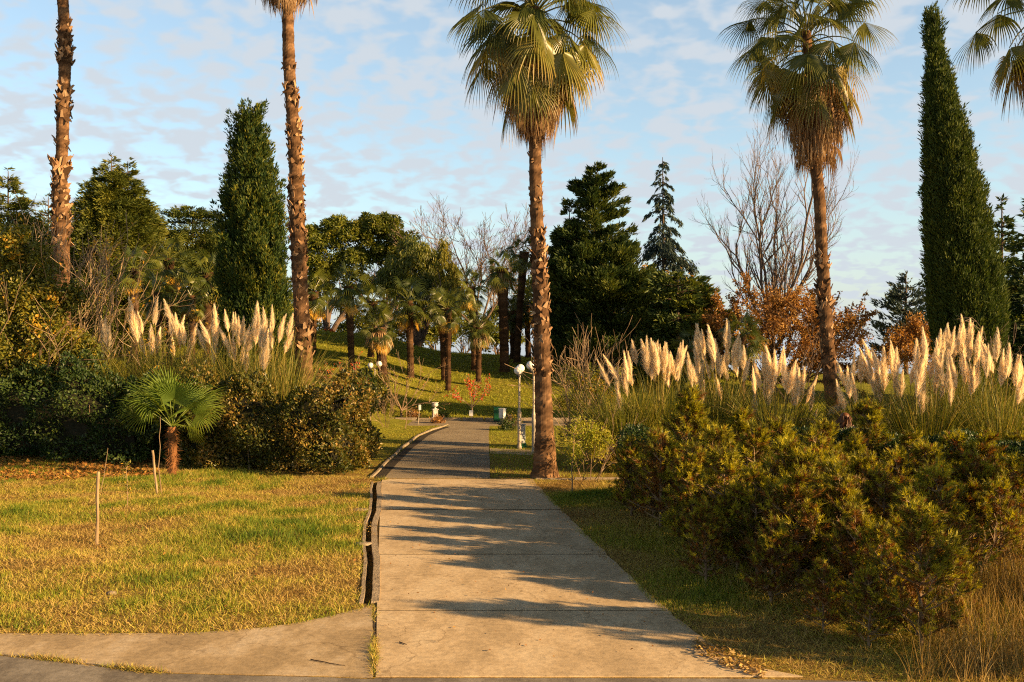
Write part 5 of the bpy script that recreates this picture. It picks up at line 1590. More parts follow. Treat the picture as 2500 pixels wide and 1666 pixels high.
LABS[14] = 'young pine just right of the red haired person, tall pale leading stem'
proto = []
for k, (x, y, h, v) in enumerate(PINES):
    b = hit(x, y)
    lab = LABS.get(k, 'bushy yellow green young pine with rusty inner needles in the thicket by the path')
    sc = h / (1.9, 1.75, 2.05, 1.6, 1.9)[v]
    if len(proto) <= 40 and not any(p[0] == v for p in proto):
        r_ = thing('young_pine', lab, 'pine tree', b, rz=k * 1.7, group='young pines in the thicket right of the path', scale=sc)
        for nm, me in zip(('trunk', 'branches', 'needles'), PV[v]): obj(nm, me, r_)
        proto.append((v, r_))
    else:
        src = [p[1] for p in proto if p[0] == v][0]
        dup(src, b, k * 1.7, sc, lab)

for k, (x, y, h, v) in enumerate(((6.8, 8.9, 2.5, 2), (8.4, 11.6, 2.9, 2), (9.6, 14.6, 3.0, 2))):
    src = [p[1] for p in proto if p[0] == v][0]
    dup(src, (x, y, float(terr(x, y))), k * 2.1, h / (1.9, 1.75, 2.05, 1.6, 1.9)[v], 'taller young pine standing just outside the right picture edge')

for k, (px, py, w_, h_, mt, lab) in enumerate(((1590, 1215, 60, 95, 'hedge', 'dark small leaved bush at the left end of the pine thicket'), (1700, 1300, 60, 85, 'brown_hedge', 'olive brown bush between the left pines of the thicket'), (1815, 1360, 60, 85, 'hedge', 'dark bush low among the pines near the path edge'),
                                              (1960, 1400, 62, 85, 'brown_hedge', 'rusty flecked bush in the middle of the pine thicket'), (2090, 1440, 66, 90, 'hedge', 'dark green bush left of the nearest pine'), (2200, 1380, 66, 90, 'brown_hedge', 'brown twiggy bush behind the nearest pine'),
                                              (2340, 1420, 70, 95, 'hedge', 'dark bush right of the nearest pine above the dry grass'), (2440, 1300, 75, 100, 'brown_hedge', 'brown bush at the right picture edge below the hedge'))):
    b = hit(px, py); q_ = b.y / F
    leafy_shrub('wild_bush', lab, b, [(-w_ * q_ * .5, 0, h_ * q_ * .5, w_ * q_ * .6, h_ * q_ * .55), (w_ * q_ * .5, .1, h_ * q_ * .45, w_ * q_ * .6, h_ * q_ * .5), (0, .15, h_ * q_ * .75, w_ * q_ * .55, h_ * q_ * .5)], 800 + k, M[mt], 2600, .05, .024, twigmat=M['pale_twig'], H=h_ * q_ * 1.25, nst=7, cat='bush', trunk_r=.010, tspread=.5, tl=.8)

# wispy shrubs behind the central palm
D = 26.5; b = at(1415, D)
leafy_shrub('open_shrub', 'open yellow green shrub with pale twigs right of the central palm trunk', b,
            [bb(1390, 920, 34, D, 1415, b), bb(1430, 960, 40, D, 1415, b), bb(1380, 990, 36, D, 1415, b), bb(1450, 1020, 36, D, 1415, b), bb(1400, 1060, 40, D, 1415, b)], 111, M['yellow_shrub'], 2600, .075, .035, twigmat=M['pale_twig'], H=2.6, nst=9, tspread=.4, trunk_r=.022)
D = 29; b = at(1470, D)
leafy_shrub('open_shrub', 'bronzy open shrub between the wispy one and the pampas', b,
            [bb(1440, 930, 40, D, 1470, b), bb(1480, 960, 40, D, 1470, b), bb(1500, 1010, 40, D, 1470, b), bb(1430, 990, 36, D, 1470, b)], 112, M['yellow_shrub'], 3000, .085, .04, twigmat=M['pale_twig'], H=2.6, nst=8, tspread=.5, trunk_r=.02)
D = 22.5; b = at(1440, D)
leafy_shrub('feathery_shrub', 'low feathery green shrub beside the foot of the central palm', b,
            [bb(1430, 1050, 45, D, 1440, b), bb(1460, 1090, 40, D, 1440, b), bb(1410, 1100, 32, D, 1440, b)], 113, M['hillgrass'], 2600, .09, .022, twigmat=M['pale_twig'], H=1.3, nst=5, tspread=.6, trunk_r=.014)


def thin_sapling(name, label, base, H, seed, leafm=None, nleaf=0, lean=(0, 0), leafL=.06, kids=5, mat=None, r=.009, cat='sapling', group=None, top=.3, leafW=.45):
    rng = np.random.default_rng(seed)
    root = thing(name, label, cat, base, group=group)
    zz = np.linspace(-.05, H, 9)
    w = np.cumsum(rng.normal(0, .012 * H, 9)); w -= w[0]
    pts = np.stack([w + lean[0] * zz, w * .5 + lean[1] * zz, zz], 1)
    mb = MB(); tube(mb, pts, np.linspace(r, r * .45, 9), 6, tint=np.repeat(rng.uniform(.4, .8, 9), 6))
    tw = mb; C = []
    for k in range(kids):
        z = H * rng.uniform(top, 1); p = np.array([np.interp(z, zz, pts[:, 0]), np.interp(z, zz, pts[:, 1]), z]); a = rng.uniform(0, 2 * PI)
        q = p + np.array([math.cos(a), math.sin(a), rng.uniform(.1, .9)]) * H * rng.uniform(.1, .24)
        segs(tw, [p], [q], r * .5, r * .2, 4, .5)
        C.append((p, q))
    mb.build('stem', mat or M['pale_twig'], root)
    if leafm and nleaf:
        k = rng.integers(0, len(C), nleaf); P0 = np.array([C[i][0] for i in k]); P1 = np.array([C[i][1] for i in k])
        c = P0 + (P1 - P0) * rng.random((nleaf, 1)) + rng.normal(0, .03, (nleaf, 3))
        l = MB(); leaves(l, c, rng.normal(0, 1, (nleaf, 3)), leafL, leafL * leafW, rng.random(nleaf), rng); l.build('leaves', leafm, root)
    return root


thin_sapling('sapling', 'slim green sapling with feathery leaves on the verge right of the central palm', hit(1398, 1208), 1.45, 121, M['hillgrass'], 260, kids=14, leafL=.09, r=.014, leafW=.2)
thin_sapling('sapling', 'thin bare leaning twig behind the tall left stake', hit(246, 1205), .95, 122, lean=(.18, 0), kids=3)
thin_sapling('sapling', 'tiny yellowing sapling between the two stakes', hit(312, 1240), .85, 123, M['yellow_shrub'], 110, lean=(-.08, 0), kids=9, leafL=.07, leafW=.3)
thin_sapling('sapling', 'straight thin pole like sapling beside the short leaning stake', hit(394, 1207), 1.62, 124, kids=0, r=.011, lean=(.01, 0))
thin_sapling('sapling', 'slender bare twig tree on the small lawn left of the lane', hit(908, 1050), 1.3, 125, M['orange'], 10, kids=10, r=.02)
thin_sapling('sapling', 'thin bare sapling at the lawn edge near the lane bend', hit(990, 1047), 1.1, 126, kids=6, r=.018)


def stake(label, foot, top, w):
    b = hit(*foot); D = b.y
    t = P(top[0], top[1], D) - b
    rng = np.random.default_rng(int(foot[0]))
    mb = MB(); s = np.linspace(-.06, 1, 9)[:, None]
    pts = np.array(t)[None] * s + np.stack([rng.normal(0, .003, 9), rng.normal(0, .003, 9), 0 * s[:, 0]], 1)
    tube(mb, pts, np.full(9, w), 9, tint=np.repeat(np.clip(rng.normal(.55, .2, 9), 0, 1), 9), wob=1 + rng.normal(0, .05, (9, 9)))
    o = mb.build('stake', M['wood'], None, loc=b)
    tag(o, label, 'stake', group='wooden stakes in the lawn')


stake('taller upright pale wooden stake in the left lawn', (236, 1332), (240, 1152), .024)
stake('shorter pale wooden stake tilted left in the lawn', (384, 1208), (372, 1100), .024)


# ------------------------------------------------------------------ lamp posts
def globe_mesh(r):
    mb = MB(); th = np.linspace(.02, PI - .02, 18)
    lathe(mb, np.stack([r * np.sin(th), -r * np.cos(th)], 1), sides=24)
    return mb.mesh('globe', M['globe'], True)


def lamp(label, base, top_z, arm_dir, gr, arm=.2, sleeve=1.1, r=.032, dz=0.):
    root = thing('lamp_post', label, 'lamp post', base, group='white globe lamp posts')
    H = top_z
    mb = MB()
    lathe(mb, [(r * 2.2, -.05), (r * 2.2, .06), (r * 1.75, .1), (r * 1.75, sleeve), (r * 1.2, sleeve + .06), (r, sleeve + .1), (r * .9, H - .06), (r * 1.3, H - .05), (r * 1.3, H), (.004, H + .01)], sides=16)
    mb.build('post', M['metal_post'], root, smooth=False)
    ab = MB(); d = np.array([math.cos(arm_dir), math.sin(arm_dir), 0])
    for s in (-1, 1):
        t = np.linspace(0, 1, 6)[:, None]
        pts = np.array([0, 0, H - .05]) + d * s * arm * t + np.array([0, 0, 1]) * (.05 * np.sin(t * PI) + .05 * t + dz * s * t)
        tube(ab, pts, .014, 8)
        e = np.array([0, 0, H - .05]) + d * s * arm
        lathe(ab, [(.012, .02), (.05, .04), (.06, .09), (.05, .11)], (e[0], e[1], e[2] + dz * s), 14)
    ab.build('bracket', M['black_metal'], root, smooth=True)
    for s in (-1, 1):
        e = np.array([0, 0, H + .06 + gr * .93]) + d * s * arm
        obj('globe', GM[gr], root, (e[0], e[1], e[2] + dz * s))
    return root


GM = {g: globe_mesh(g) for g in (.125, .12, .1)}
b = hit(1268, 1096); lamp('left lamp post of the pair by the cabinet, two overlapping white globes', b, zpx(917, b.y) - b.z, R(75), .125, .13, dz=.03)
b = hit(1303, 1108); lamp('lamp post half hidden by the central palm trunk, two white globes', b, zpx(905, b.y) - b.z, R(40), .125, .11, dz=.03)
b = hit(915, 1004); lamp('far thin lamp post on the grassy bank with two white globes side by side', b, zpx(901, b.y) - b.z, R(8), .12, .18, dz=.03, r=.022)

# ------------------------------------------------------------------ cabinet, bin, signs, urn
b = hit(1274, 1094); D = b.y; s = 1 / F * D
root = thing('electric_cabinet', 'pale grey narrow cabinet on a dark foot beside the lamp posts', 'cabinet', b)
mb = MB(); box(mb, (0, 0, .06), (.24, .2, .16), .2); mb.build('plinth', M['bin_green'], root)
mb = MB(); box(mb, (0, 0, .14 + .27), (.19, .15, .54), .2, bev=.012); box(mb, (0, 0, .70), (.22, .18, .025), .2); mb.build('casing', M['cabinet'], root)
ca, sa = math.cos(.2), math.sin(.2)
for z0, nm in ((.285, 'door'), (.545, 'door')):
    mb = MB(); box(mb, (.076 * sa, -.077 * ca, z0), (.165, .008, .24), .2, bev=.003); d_ = mb.build(nm, M['cabinet'], root)
    mb = MB(); box(mb, (.055 * ca + .083 * sa, .055 * sa - .083 * ca, z0), (.012, .012, .04), .2); mb.build('handle', M['black_metal'], d_)

b = Vector(((1213 - CX) / F * 39.4, 39.4, .0)); s = 1 / F * 39.4
root = thing('litter_bin', 'dark green litter bin at the far end of the lane', 'bin', b)
mb = MB(); box(mb, (0, 0, .30), (.27, .25, .52), .1, bev=.015); mb.build('body', M['bin_green'], root)
mb = MB(); box(mb, (0, 0, .575), (.29, .27, .035), .1, bev=.008); mb.build('rim', M['bin_green'], root)
mb = MB()
for sx in (-.1, .1): box(mb, (sx, .0, .02), (.03, .2, .05), .1)
mb.build('feet', M['black_metal'], root)
b = Vector(((1226.5 - CX) / F * 39.0, 39.0, .0))
root = thing('notice_box', 'white box on a short foot right beside the green litter bin', 'box', b)
mb = MB(); box(mb, (0, 0, .36), (.22, .2, .36), -.5, bev=.01); mb.build('casing', M['white_paint'], root)
mb = MB(); box(mb, (0, 0, .555), (.245, .225, .02), -.5); mb.build('lid', M['white_paint'], root)
mb = MB(); box(mb, (0, 0, .09), (.06, .06, .22), -.5); mb.build('foot', M['metal_post'], root)


def sign(label, foot, cpx, w, h):
    b = hit(*foot); D = b.y; s = 1 / F * D
    c = P(cpx[0], cpx[1], D) - b
    root = thing('plate_sign', label, 'sign', b, group='small blank white plate signs')
    mb = MB(); tube(mb, np.array([[0, 0, -.05], [c.x * .5, 0, c.z * .5], [c.x, .0, c.z + h * s * .4]]), .012, 8); mb.build('post', M['metal_post'], root)
    mb = MB(); box(mb, (c.x, -.018, c.z), (w * s, .012, h * s), .0, bev=.003); mb.build('plate', M['white_paint'], root)


sign('small white plate sign on a thin leaning post left of the urn', (1020, 1038), (1025, 995), 6, 13)
sign('square white plate sign under the orange leaved sapling', (1150, 1026), (1150, 1009), 9.5, 13.5)

b = hit(1062, 1026); s = b.y / F
root = thing('stone_urn', 'weathered stone urn on a pale square pedestal near the lane bend', 'urn', b)
mb = MB(); box(mb, (0, 0, .05), (.30, .30, .14), .3, bev=.01); box(mb, (0, 0, .27), (.2, .2, .30), .3, bev=.012); box(mb, (0, 0, .435), (.25, .25, .04), .3, bev=.008); mb.build('pedestal', M['stone'], root)
mb = MB(); lathe(mb, [(.07, .455), (.075, .47), (.035, .49), (.035, .52), (.09, .545), (.13, .59), (.135, .62), (.115, .66), (.12, .685), (.145, .70), (.145, .715), (.11, .715), (.09, .66), (.0, .6)], sides=22); mb.build('urn_bowl', M['stone'], root, smooth=True)

# small growth round the lane end
b = hit(980, 1020)
bare_tree('bare_small_tree', 'low forked bare tree with upswept twigs left of the urn', b, zpx(880, b.y) - b.z, 131, M['pale_twig'], [(-.9, 1, .55), (-.3, 1, .5), (.5, 1, .55), (1.0, .9, .6), (1.3, .6, .5)], maxl=3, r=.05, trunkh=.12, leafm=M['orange'], nleaf=60, spread=.5, up=.08, leafL=.09, rmin=.006, cat='tree', tint=.5)
b = hit(1152, 1024)
bare_tree('orange_sapling', 'small sapling with orange red leaves above the square white sign', b, zpx(930, b.y) - b.z, 132, M['pale_twig'], [(-.9, 1, .42), (-.2, 1, .45), (.5, 1, .45), (1.1, .8, .48)], maxl=3, r=.035, trunkh=.3, leafm=M['red'], nleaf=330, spread=.55, up=.05, leafL=.1, rmin=.006, tint=.5)
b = hit(846, 1004)
bare_tree('red_leaved_tree', 'small sparse tree with a few red leaves beside the brown hedge', b, zpx(886, b.y) - b.z, 133, M['pale_twig'], [(-.9, 1, .5), (-.3, 1, .5), (.4, 1, .5), (.9, .9, .5)], maxl=3, r=.035, trunkh=.2, leafm=M['red'], nleaf=160, spread=.6, up=.05, leafL=.09, rmin=.006)
b = hit(816, 1000)
bare_tree('red_leaved_tree', 'sparse reddish twiggy shrub close behind the brown hedge end', b, zpx(878, b.y) - b.z, 134, M['pale_twig'], [(-.9, 1, .5), (-.2, 1, .5), (.5, 1, .5), (1, .8, .5)], maxl=3, r=.03, trunkh=.12, leafm=M['orange'], nleaf=220, spread=.6, up=.05, leafL=.09, rmin=.006)
b = hit(942, 1044)
bare_tree('pink_twig_shrub', 'pinkish bare twig shrub in a tuft of straw on the small lawn', b, zpx(955, b.y) - b.z, 135, M['pale_twig'], [(-.9, 1, .5), (-.5, 1, .6), (-.1, 1, .65), (.3, 1, .6), (.8, 1, .5), (.1, 1, .6)], maxl=3, r=.014, trunkh=.0, spread=.4, up=.06, rmin=.006, cat='shrub', tint=.3)
b = hit(892, 1006)
tufted_cypress('cone_bush', 'dark cone shaped evergreen bush behind the far lamp post', M['cypress'], b, [(908, 888, 896), (925, 878, 906), (950, 872, 912), (980, 870, 914), (1006, 876, 910)], b.y, 136, 420, 18, .14, .05, 892, tuftL=.35, jag=.2)
b = hit(935, 1008)
leafy_shrub('yellow_bush', 'olive yellow conifer bush beside the dark cone bush', b, [bb(932, 930, 18, b.y, 935, b), bb(936, 965, 22, b.y, 935, b), bb(934, 990, 22, b.y, 935, b)], 137, M['yellow_shrub'], 1500, .12, .05, H=1.2, nst=4, cat='bush', trunk_r=.02)
for px, py, h_, rp, sd, mt, lab in ((1083, 1024, 16, 14, 138, 'hedge', 'low dark green tuft right of the urn'), (1008, 1024, 26, 16, 139, 'orange', 'low rusty bush left of the white plate sign and urn'), (1240, 1052, 26, 20, 140, 'hedge', 'small dark bush at the right lane edge below the bin'), (1252, 1036, 24, 16, 141, 'yellow_shrub', 'small olive bush between the bin and the left lamp post'), (1068, 1034, 12, 12, 142, 'orange', 'small red brown tuft at the foot of the urn')):
    b = hit(px, py); k = b.y / F
    leafy_shrub('low_bush', lab, b, [(0, 0, h_ * k * .5, rp * k, h_ * k * .55), (-rp * k * .5, 0, h_ * k * .35, rp * k * .6, h_ * k * .4), (rp * k * .5, .1, h_ * k * .35, rp * k * .6, h_ * k * .4)], sd, M[mt], 700, .09, .035, H=h_ * k, nst=3, cat='bush', trunk_r=.012)


# ------------------------------------------------------------------ person behind the right hedge
def person():
    b = Vector(((2062 - CX) / F * 20.6, 20.6, 0)); b.z = float(terr(b.x, b.y))
    rz = R(-38)                                   # turned away, looking towards the sun side
    J = [  # joint, x, y, z, radius (x = her right hand side, y = forward)
        ('pelvis', 0, 0, .92, .145), ('waist', 0, .01, 1.06, .125), ('chest', 0, .015, 1.24, .145), ('upper', 0, .01, 1.36, .12), ('neck', 0, .02, 1.45, .055), ('headlow', 0, .045, 1.52, .072), ('head', 0, .045, 1.60, .095), ('top', 0, .035, 1.66, .07),
        ('hipR', .09, 0, .86, .10), ('kneeR', .10, .03, .48, .062), ('ankR', .10, -.01, .09, .042), ('toeR', .11, .14, .035, .034),
        ('hipL', -.09, 0, .86, .10), ('kneeL', -.10, .02, .48, .062), ('ankL', -.10, -.03, .09, .042), ('toeL', -.11, .12, .035, .034),
        ('shR', .165, .0, 1.38, .062), ('elR', .25, .02, 1.12, .045), ('wrR', .19, .22, 1.02, .030), ('palmR', .16, .29, 1.03, .030),
        ('shL', -.165, .0, 1.38, .062), ('elL', -.25, .0, 1.11, .045), ('wrL', -.21, .18, .98, .030), ('palmL', -.18, .25, .98, .030)]
    nm = {j[0]: i for i, j in enumerate(J)}
    E = [('pelvis', 'waist'), ('waist', 'chest'), ('chest', 'upper'), ('upper', 'neck'), ('neck', 'headlow'), ('headlow', 'head'), ('head', 'top'), ('pelvis', 'hipR'), ('hipR', 'kneeR'), ('kneeR', 'ankR'), ('ankR', 'toeR'), ('pelvis', 'hipL'), ('hipL', 'kneeL'), ('kneeL', 'ankL'), ('ankL', 'toeL'),
         ('upper', 'shR'), ('shR', 'elR'), ('elR', 'wrR'), ('wrR', 'palmR'), ('upper', 'shL'), ('shL', 'elL'), ('elL', 'wrL'), ('wrL', 'palmL')]
    V = [[j[1], j[2], j[3]] for j in J]; Rr = [j[4] for j in J]; Ed = [(nm[a], nm[c]) for a, c in E]
    for side, pn in ((1, 'palmR'), (-1, 'palmL')):      # five fingers each
        p = Vector(V[nm[pn]])
        for k, (ox, ln) in enumerate(((-.028, .062), (-.010, .072), (.009, .068), (.027, .054))):
            i = len(V); V += [[p.x + ox, p.y + .03, p.z + .004], [p.x + ox * 1.1, p.y + .03 + ln * .55, p.z - .008], [p.x + ox * 1.1, p.y + .02 + ln, p.z - .034]]; Rr += [.0095, .0085, .007]
            Ed += [(nm[pn], i), (i, i + 1), (i + 1, i + 2)]
        i = len(V); V += [[p.x - side * .04, p.y + .0, p.z + .008], [p.x - side * .055, p.y + .035, p.z + .0]]; Rr += [.011, .009]; Ed += [(nm[pn], i), (i, i + 1)]

    def skin(name, verts, edges, radii, mat, parent, sub=2):
        me = bpy.data.meshes.new(name); me.from_pydata(verts, edges, []); me.materials.append(mat)
        o = obj(name, me, parent)
        m = o.modifiers.new('skin', 'SKIN'); m.use_smooth_shade = True
        for i, r in enumerate(radii):
            me.skin_vertices[0].data[i].radius = (r, r); me.skin_vertices[0].data[i].use_root = (i == 0)
        s = o.modifiers.new('sub', 'SUBSURF'); s.levels = sub; s.render_levels = sub
        return o
    me0 = skin('person', V, Ed, Rr, M['skin'], None)
    me0.location = b; me0.rotation_euler = (0, 0, rz)
    tag(me0, 'person with long auburn hair and a navy jacket behind the right hedge', 'person')

    def sub_chain(names, add, mat, name, nedges):
        idx = {n: i for i, n in enumerate(names)}
        vs = [[J[nm[n]][1], J[nm[n]][2], J[nm[n]][3]] for n in names]; rs = [J[nm[n]][4] + add for n in names]
        return skin(name, vs, [(idx[a], idx[c]) for a, c in nedges], rs, mat, me0)
    jn = ['pelvis', 'waist', 'chest', 'upper', 'shR', 'elR', 'wrR', 'shL', 'elL', 'wrL']
    sub_chain(jn, .022, M['navy'], 'jacket', [('pelvis', 'waist'), ('waist', 'chest'), ('chest', 'upper'), ('upper', 'shR'), ('shR', 'elR'), ('elR', 'wrR'), ('upper', 'shL'), ('shL', 'elL'), ('elL', 'wrL')])
    tn = ['pelvis', 'hipR', 'kneeR', 'ankR', 'hipL', 'kneeL', 'ankL']
    sub_chain(tn, .016, M['trouser'], 'trousers', [('pelvis', 'hipR'), ('hipR', 'kneeR'), ('kneeR', 'ankR'), ('pelvis', 'hipL'), ('hipL', 'kneeL'), ('kneeL', 'ankL')])
    for s in (1, -1):
        mb = MB(); box(mb, (.105 * s, .06, .045), (.095, .27, .09), 0, bev=.03); mb.build('shoe', M['black_metal'], me0, smooth=True)
    # hair: strands falling from the crown of the head down the back and past the shoulders
    rng = np.random.default_rng(9)
    n = 1500
    a = rng.uniform(-.35 * PI, 1.35 * PI, n) + PI      # leave the face free
    el = rng.uniform(.0, 1.2, n)
    hd = np.stack([np.cos(a) * np.cos(el), np.sin(a) * np.cos(el), np.sin(el)], 1)
    B = np.array([0, .035, 1.605]) + hd * np.array([.100, .112, .105])
    D = hd * .35 + np.array([0, -.12, -.9]) + rng.normal(0, .1, (n, 3))
    mb = MB()
    th = np.linspace(.05, PI * .62, 10)
    lathe(mb, np.stack([.103 * np.sin(th), .108 * np.cos(th)], 1), (0, .018, 1.605), 16, tint=.5)
    blades(mb, B, D, rng.uniform(.16, .32, n), rng.uniform(.008, .02, n), .9, rng.random(n), rng, nseg=5)
    mb.build('hair', M['hair'], me0)
    # face: eyes, nose, mouth, ears
    f = MB()
    for s in (1, -1):
        lathe(f, [(.0, -.02), (.014, -.014), (.018, 0), (.012, .016), (0, .02)], (.098 * s, .035, 1.585), 8)
    f.build('ear', M['skin'], me0, smooth=True)
    f = MB(); tube(f, np.array([[0, .135, 1.605], [0, .152, 1.585], [0, .163, 1.568], [0, .140, 1.56]]), [.008, .011, .015, .010], 8); f.build('nose', M['skin'], me0, smooth=True)
    for s in (1, -1):
        f = MB(); lathe(f, [(0, -.010), (.010, -.006), (.013, 0), (.010, .006), (0, .010)], (.033 * s, .128, 1.602), 10); f.build('eye', M['white_paint'], me0, smooth=True)
    f = MB(); tube(f, np.array([[-.024, .120, 1.535], [0, .130, 1.533], [.024, .120, 1.535]]), [.004, .007, .004], 8); f.build('mouth', M['red_lip'], me0, smooth=True)
    f = MB(); t = np.linspace(0, 1, 12)
    tube(f, np.stack([.10 - .2 * t, -.165 - .0 * t + .02 * np.abs(t - .5), 1.42 - .42 * t], 1), .012, 6); f.build('bag_strap', M['strap'], me0, smooth=True)


M['red_lip'] = plain('lip', (.35, .12, .1), .4)
person()


# ------------------------------------------------------------------ grass, weeds, litter
def scatter(poly, n, rng):
    poly = np.asarray(poly); lo = poly.min(0); hi = poly.max(0)
    x = rng.uniform(lo[0], hi[0], n * 3); y = rng.uniform(lo[1], hi[1], n * 3)
    k = inpoly(x, y, poly); return x[k][:n], y[k][:n]


def grass(name, label, poly, n, hmin, hmax, w, mat, seed, patch=.55, tint0=.45, dens=True, up=1.0, lay=.75, zoff=-.01, taller=None, z=None):
    rng = np.random.default_rng(seed)
    x, y = scatter(poly, n, rng)
    pn = vn(x, y, 1.15, seed) * .6 + vn(x, y, 3.1, seed + 1) * .4
    if dens:
        k = rng.random(len(x)) < .72 + .3 * vn(x, y, 2.2, seed + 5); x, y, pn = x[k], y[k], pn[k]
    n = len(x)
    a = rng.uniform(0, 2 * PI, n); out = np.stack([np.cos(a), np.sin(a), 0 * a], 1)
    g = np.clip(tint0 + patch * pn, 0, 1)                    # >.6 fresh green, low = straw lying flat
    D = np.array([0, 0, up]) + out * (rng.uniform(.1, 1.0, n) + lay * (g < .55) * rng.random(n) * 2)[:, None]
    L_ = rng.uniform(hmin, hmax, n) * (1 + .7 * np.clip(g - .6, 0, 1) * 2)
    if taller is not None: L_ = L_ * taller(x, y)
    zz = terr(x, y) + zoff if z is None else z
    mb = MB()
    blades(mb, np.stack([x, y, zz], 1), D, L_, w * rng.uniform(.6, 1.3, n), rng.uniform(.3, 1.4, n), np.clip(g + rng.normal(0, .17, n), 0, 1), rng, nseg=2)
    o = mb.build(name, mat)
    return tag(o, label, 'grass', kind='stuff')


ys = np.linspace(1186, 1476, 20)
dl = [(O_[0] + (DU0 - .06 + float(wob(v))) * UD[0] + v * VD[0], O_[1] + (DU0 - .06 + float(wob(v))) * UD[1] + v * VD[1]) for v in np.linspace(10.9, .1, 30)]
LAWN = [g2(-350, 26.5), g2(-40, 26.2), g2(400, 25.6), g2(640, 24.0), g2(860, 23.4), (-3.15, 23.2)] + dl + [G(x, y) for x, y in [(xx, float(np.interp(xx, [p[0] for p in GRASS_FRONT], [p[1] for p in GRASS_FRONT])) + 2.5 + abs(np.random.default_rng(int(xx) + 900).normal(0, 2.5))) for xx in np.arange(903, -700, -14)]] + [G(-700, 1400)]
grass('lawn_grass', 'dry straw and green lawn grass left of the path', LAWN, 360000, .05, .13, .010, M['grass'], 501, tint0=.53, patch=.75, lay=.35)
# right verge between the path edge and the pines
re = [G(x, y) for x, y in zip(edge_interp(R_EDGE, np.linspace(1172, 1662, 24)), np.linspace(1172, 1662, 24))]
rg_ = np.random.default_rng(3)
re = [(a - .05 - abs(rg_.normal(0, .04)), b_) for a, b_ in re]
VERGE = re + [(4.2, 9.0), (6.5, 9.0), (7.5, 12), (7.5, 15), (5.5, 17.5), (2.4, 19), (2.2, 22.7)]
grass('verge_grass', 'shaded grass verge between the path and the young pines', VERGE, 190000, .04, .12, .008, M['grass'], 502, tint0=.46, patch=.6, taller=lambda x, y: 1 + .9 * ss(x - np.interp(y, [9.3, 11, 14, 23], [3.0, 1.9, 1.3, .4]), .5, 2.0))
STRIP = [G(1197, 1168), G(1196, 1112), G(1196, 1045), (12, 37.4), (9, 26), (2.4, 23.2), G(1290, 1168)]
grass('strip_grass', 'green grass strip between the lane and the lamp posts', STRIP, 42000, .05, .12, .014, M['hillgrass'], 503, tint0=.6, patch=.35)
BANK = [(-3.45, 23.6), (-3.35, 28.5), (-3.2, 33), (-2.7, 36.3), (-2.3, 37.4), (-12, 37.4), (-14, 30), (-5, 25.6)]
grass('bank_grass', 'short sunlit lawn between the curved lane kerb and the shrubs', BANK, 60000, .04, .1, .014, M['hillgrass'], 504, tint0=.4, patch=.4)
HILL = [(-22, 40.3), (14, 40.3), (16, 61), (-22, 62)]
grass('hill_grass', 'green grass covering the rise under the windmill palms', HILL, 150000, .08, .2, .03, M['hillgrass'], 505, tint0=.5, patch=.4)
# dry tall grass at the lower right
DRY = [(3.6, 9.15), (7.5, 9.2), (8.6, 15.5), (6.9, 15.0), (5.6, 12.6), (4.7, 11.0)]
rng = np.random.default_rng(77)
x, y = scatter(DRY, 6000, rng); n = len(x)
a = rng.uniform(0, 2 * PI, n); out = np.stack([np.cos(a), np.sin(a), 0 * a], 1)
mb = MB(); hh = rng.uniform(.15, .8, n) * (.8 + .35 * vn(x, y, 1.8, 4)) * (1 + .5 * ss(x - .35 * (y - 9), 4.2, 6))
blades(mb, np.stack([x, y, terr(x, y)], 1), np.array([0, 0, 1.]) + out * rng.uniform(.05, .5, n)[:, None], hh, rng.uniform(.004, .009, n), rng.uniform(.1, 1.1, n), np.clip(.5 + .25 * vn(x, y, 2.5, 8) + rng.normal(0, .24, n), 0, 1), rng, nseg=5)
tag(mb.build('dry_grass', M['dry']), 'tall golden dry grass in the lower right corner', 'grass', kind='stuff')
# rough grass under the pines
UNDER = [(1.9, 17.5), (2.2, 15), (2.9, 12.5), (4.2, 10.6), (7.5, 12), (9, 16), (9, 17)]
grass('rough_grass', 'long rough grass and straw under the young pines', UNDER, 30000, .12, .38, .009, M['grass'], 506, tint0=.45, patch=.4)


rng = np.random.default_rng(91)
mb = MB()
for k in range(75):                                  # taller fresh tufts and rosettes in the lawn
    x, y = scatter(LAWN, 40, rng); x, y = x[0], y[0]; m = int(rng.integers(25, 90)); a = rng.uniform(0, 2 * PI, m); out = np.stack([np.cos(a), np.sin(a), 0 * a], 1)
    sp = rng.uniform(.05, .22); px_ = x + rng.normal(0, sp, m); py_ = y + rng.normal(0, sp, m)
    blades(mb, np.stack([px_, py_, terr(px_, py_)], 1), np.array([0, 0, 1.]) + out * rng.uniform(.2, 1.3, m)[:, None], rng.uniform(.09, .22, m), rng.uniform(.007, .014, m), rng.uniform(.4, 1.6, m), np.clip(rng.normal(.86 if rng.random() < .7 else .3, .12, m), 0, 1), rng, nseg=3)
tag(mb.build('grass_tufts', M['grass']), 'taller fresh green tufts in the dry left lawn', 'grass', kind='stuff')


def flat_litter(name, label, poly, n, size, mat, seed, dens=None):
    rng = np.random.default_rng(seed); x, y = scatter(poly, n, rng)
    if dens is not None:
        k = rng.random(len(x)) < dens(x, y); x, y = x[k], y[k]
    n = len(x)
    mb = MB(); leaves(mb, np.stack([x, y, np.maximum(terr(x, y), 0) + rng.uniform(.01, .07, n)], 1), np.stack([rng.normal(size=n), rng.normal(size=n), rng.normal(0, .3, n)], 1), size * rng.uniform(.5, 1.3, n), size * .55, np.clip(rng.normal(.5, .25, n), 0, 1), rng, N=np.tile([0, 0, 1.], (n, 1)) + rng.normal(0, .5, (n, 3)))
    return tag(mb.build(name, mat), label, 'fallen leaves', kind='stuff')


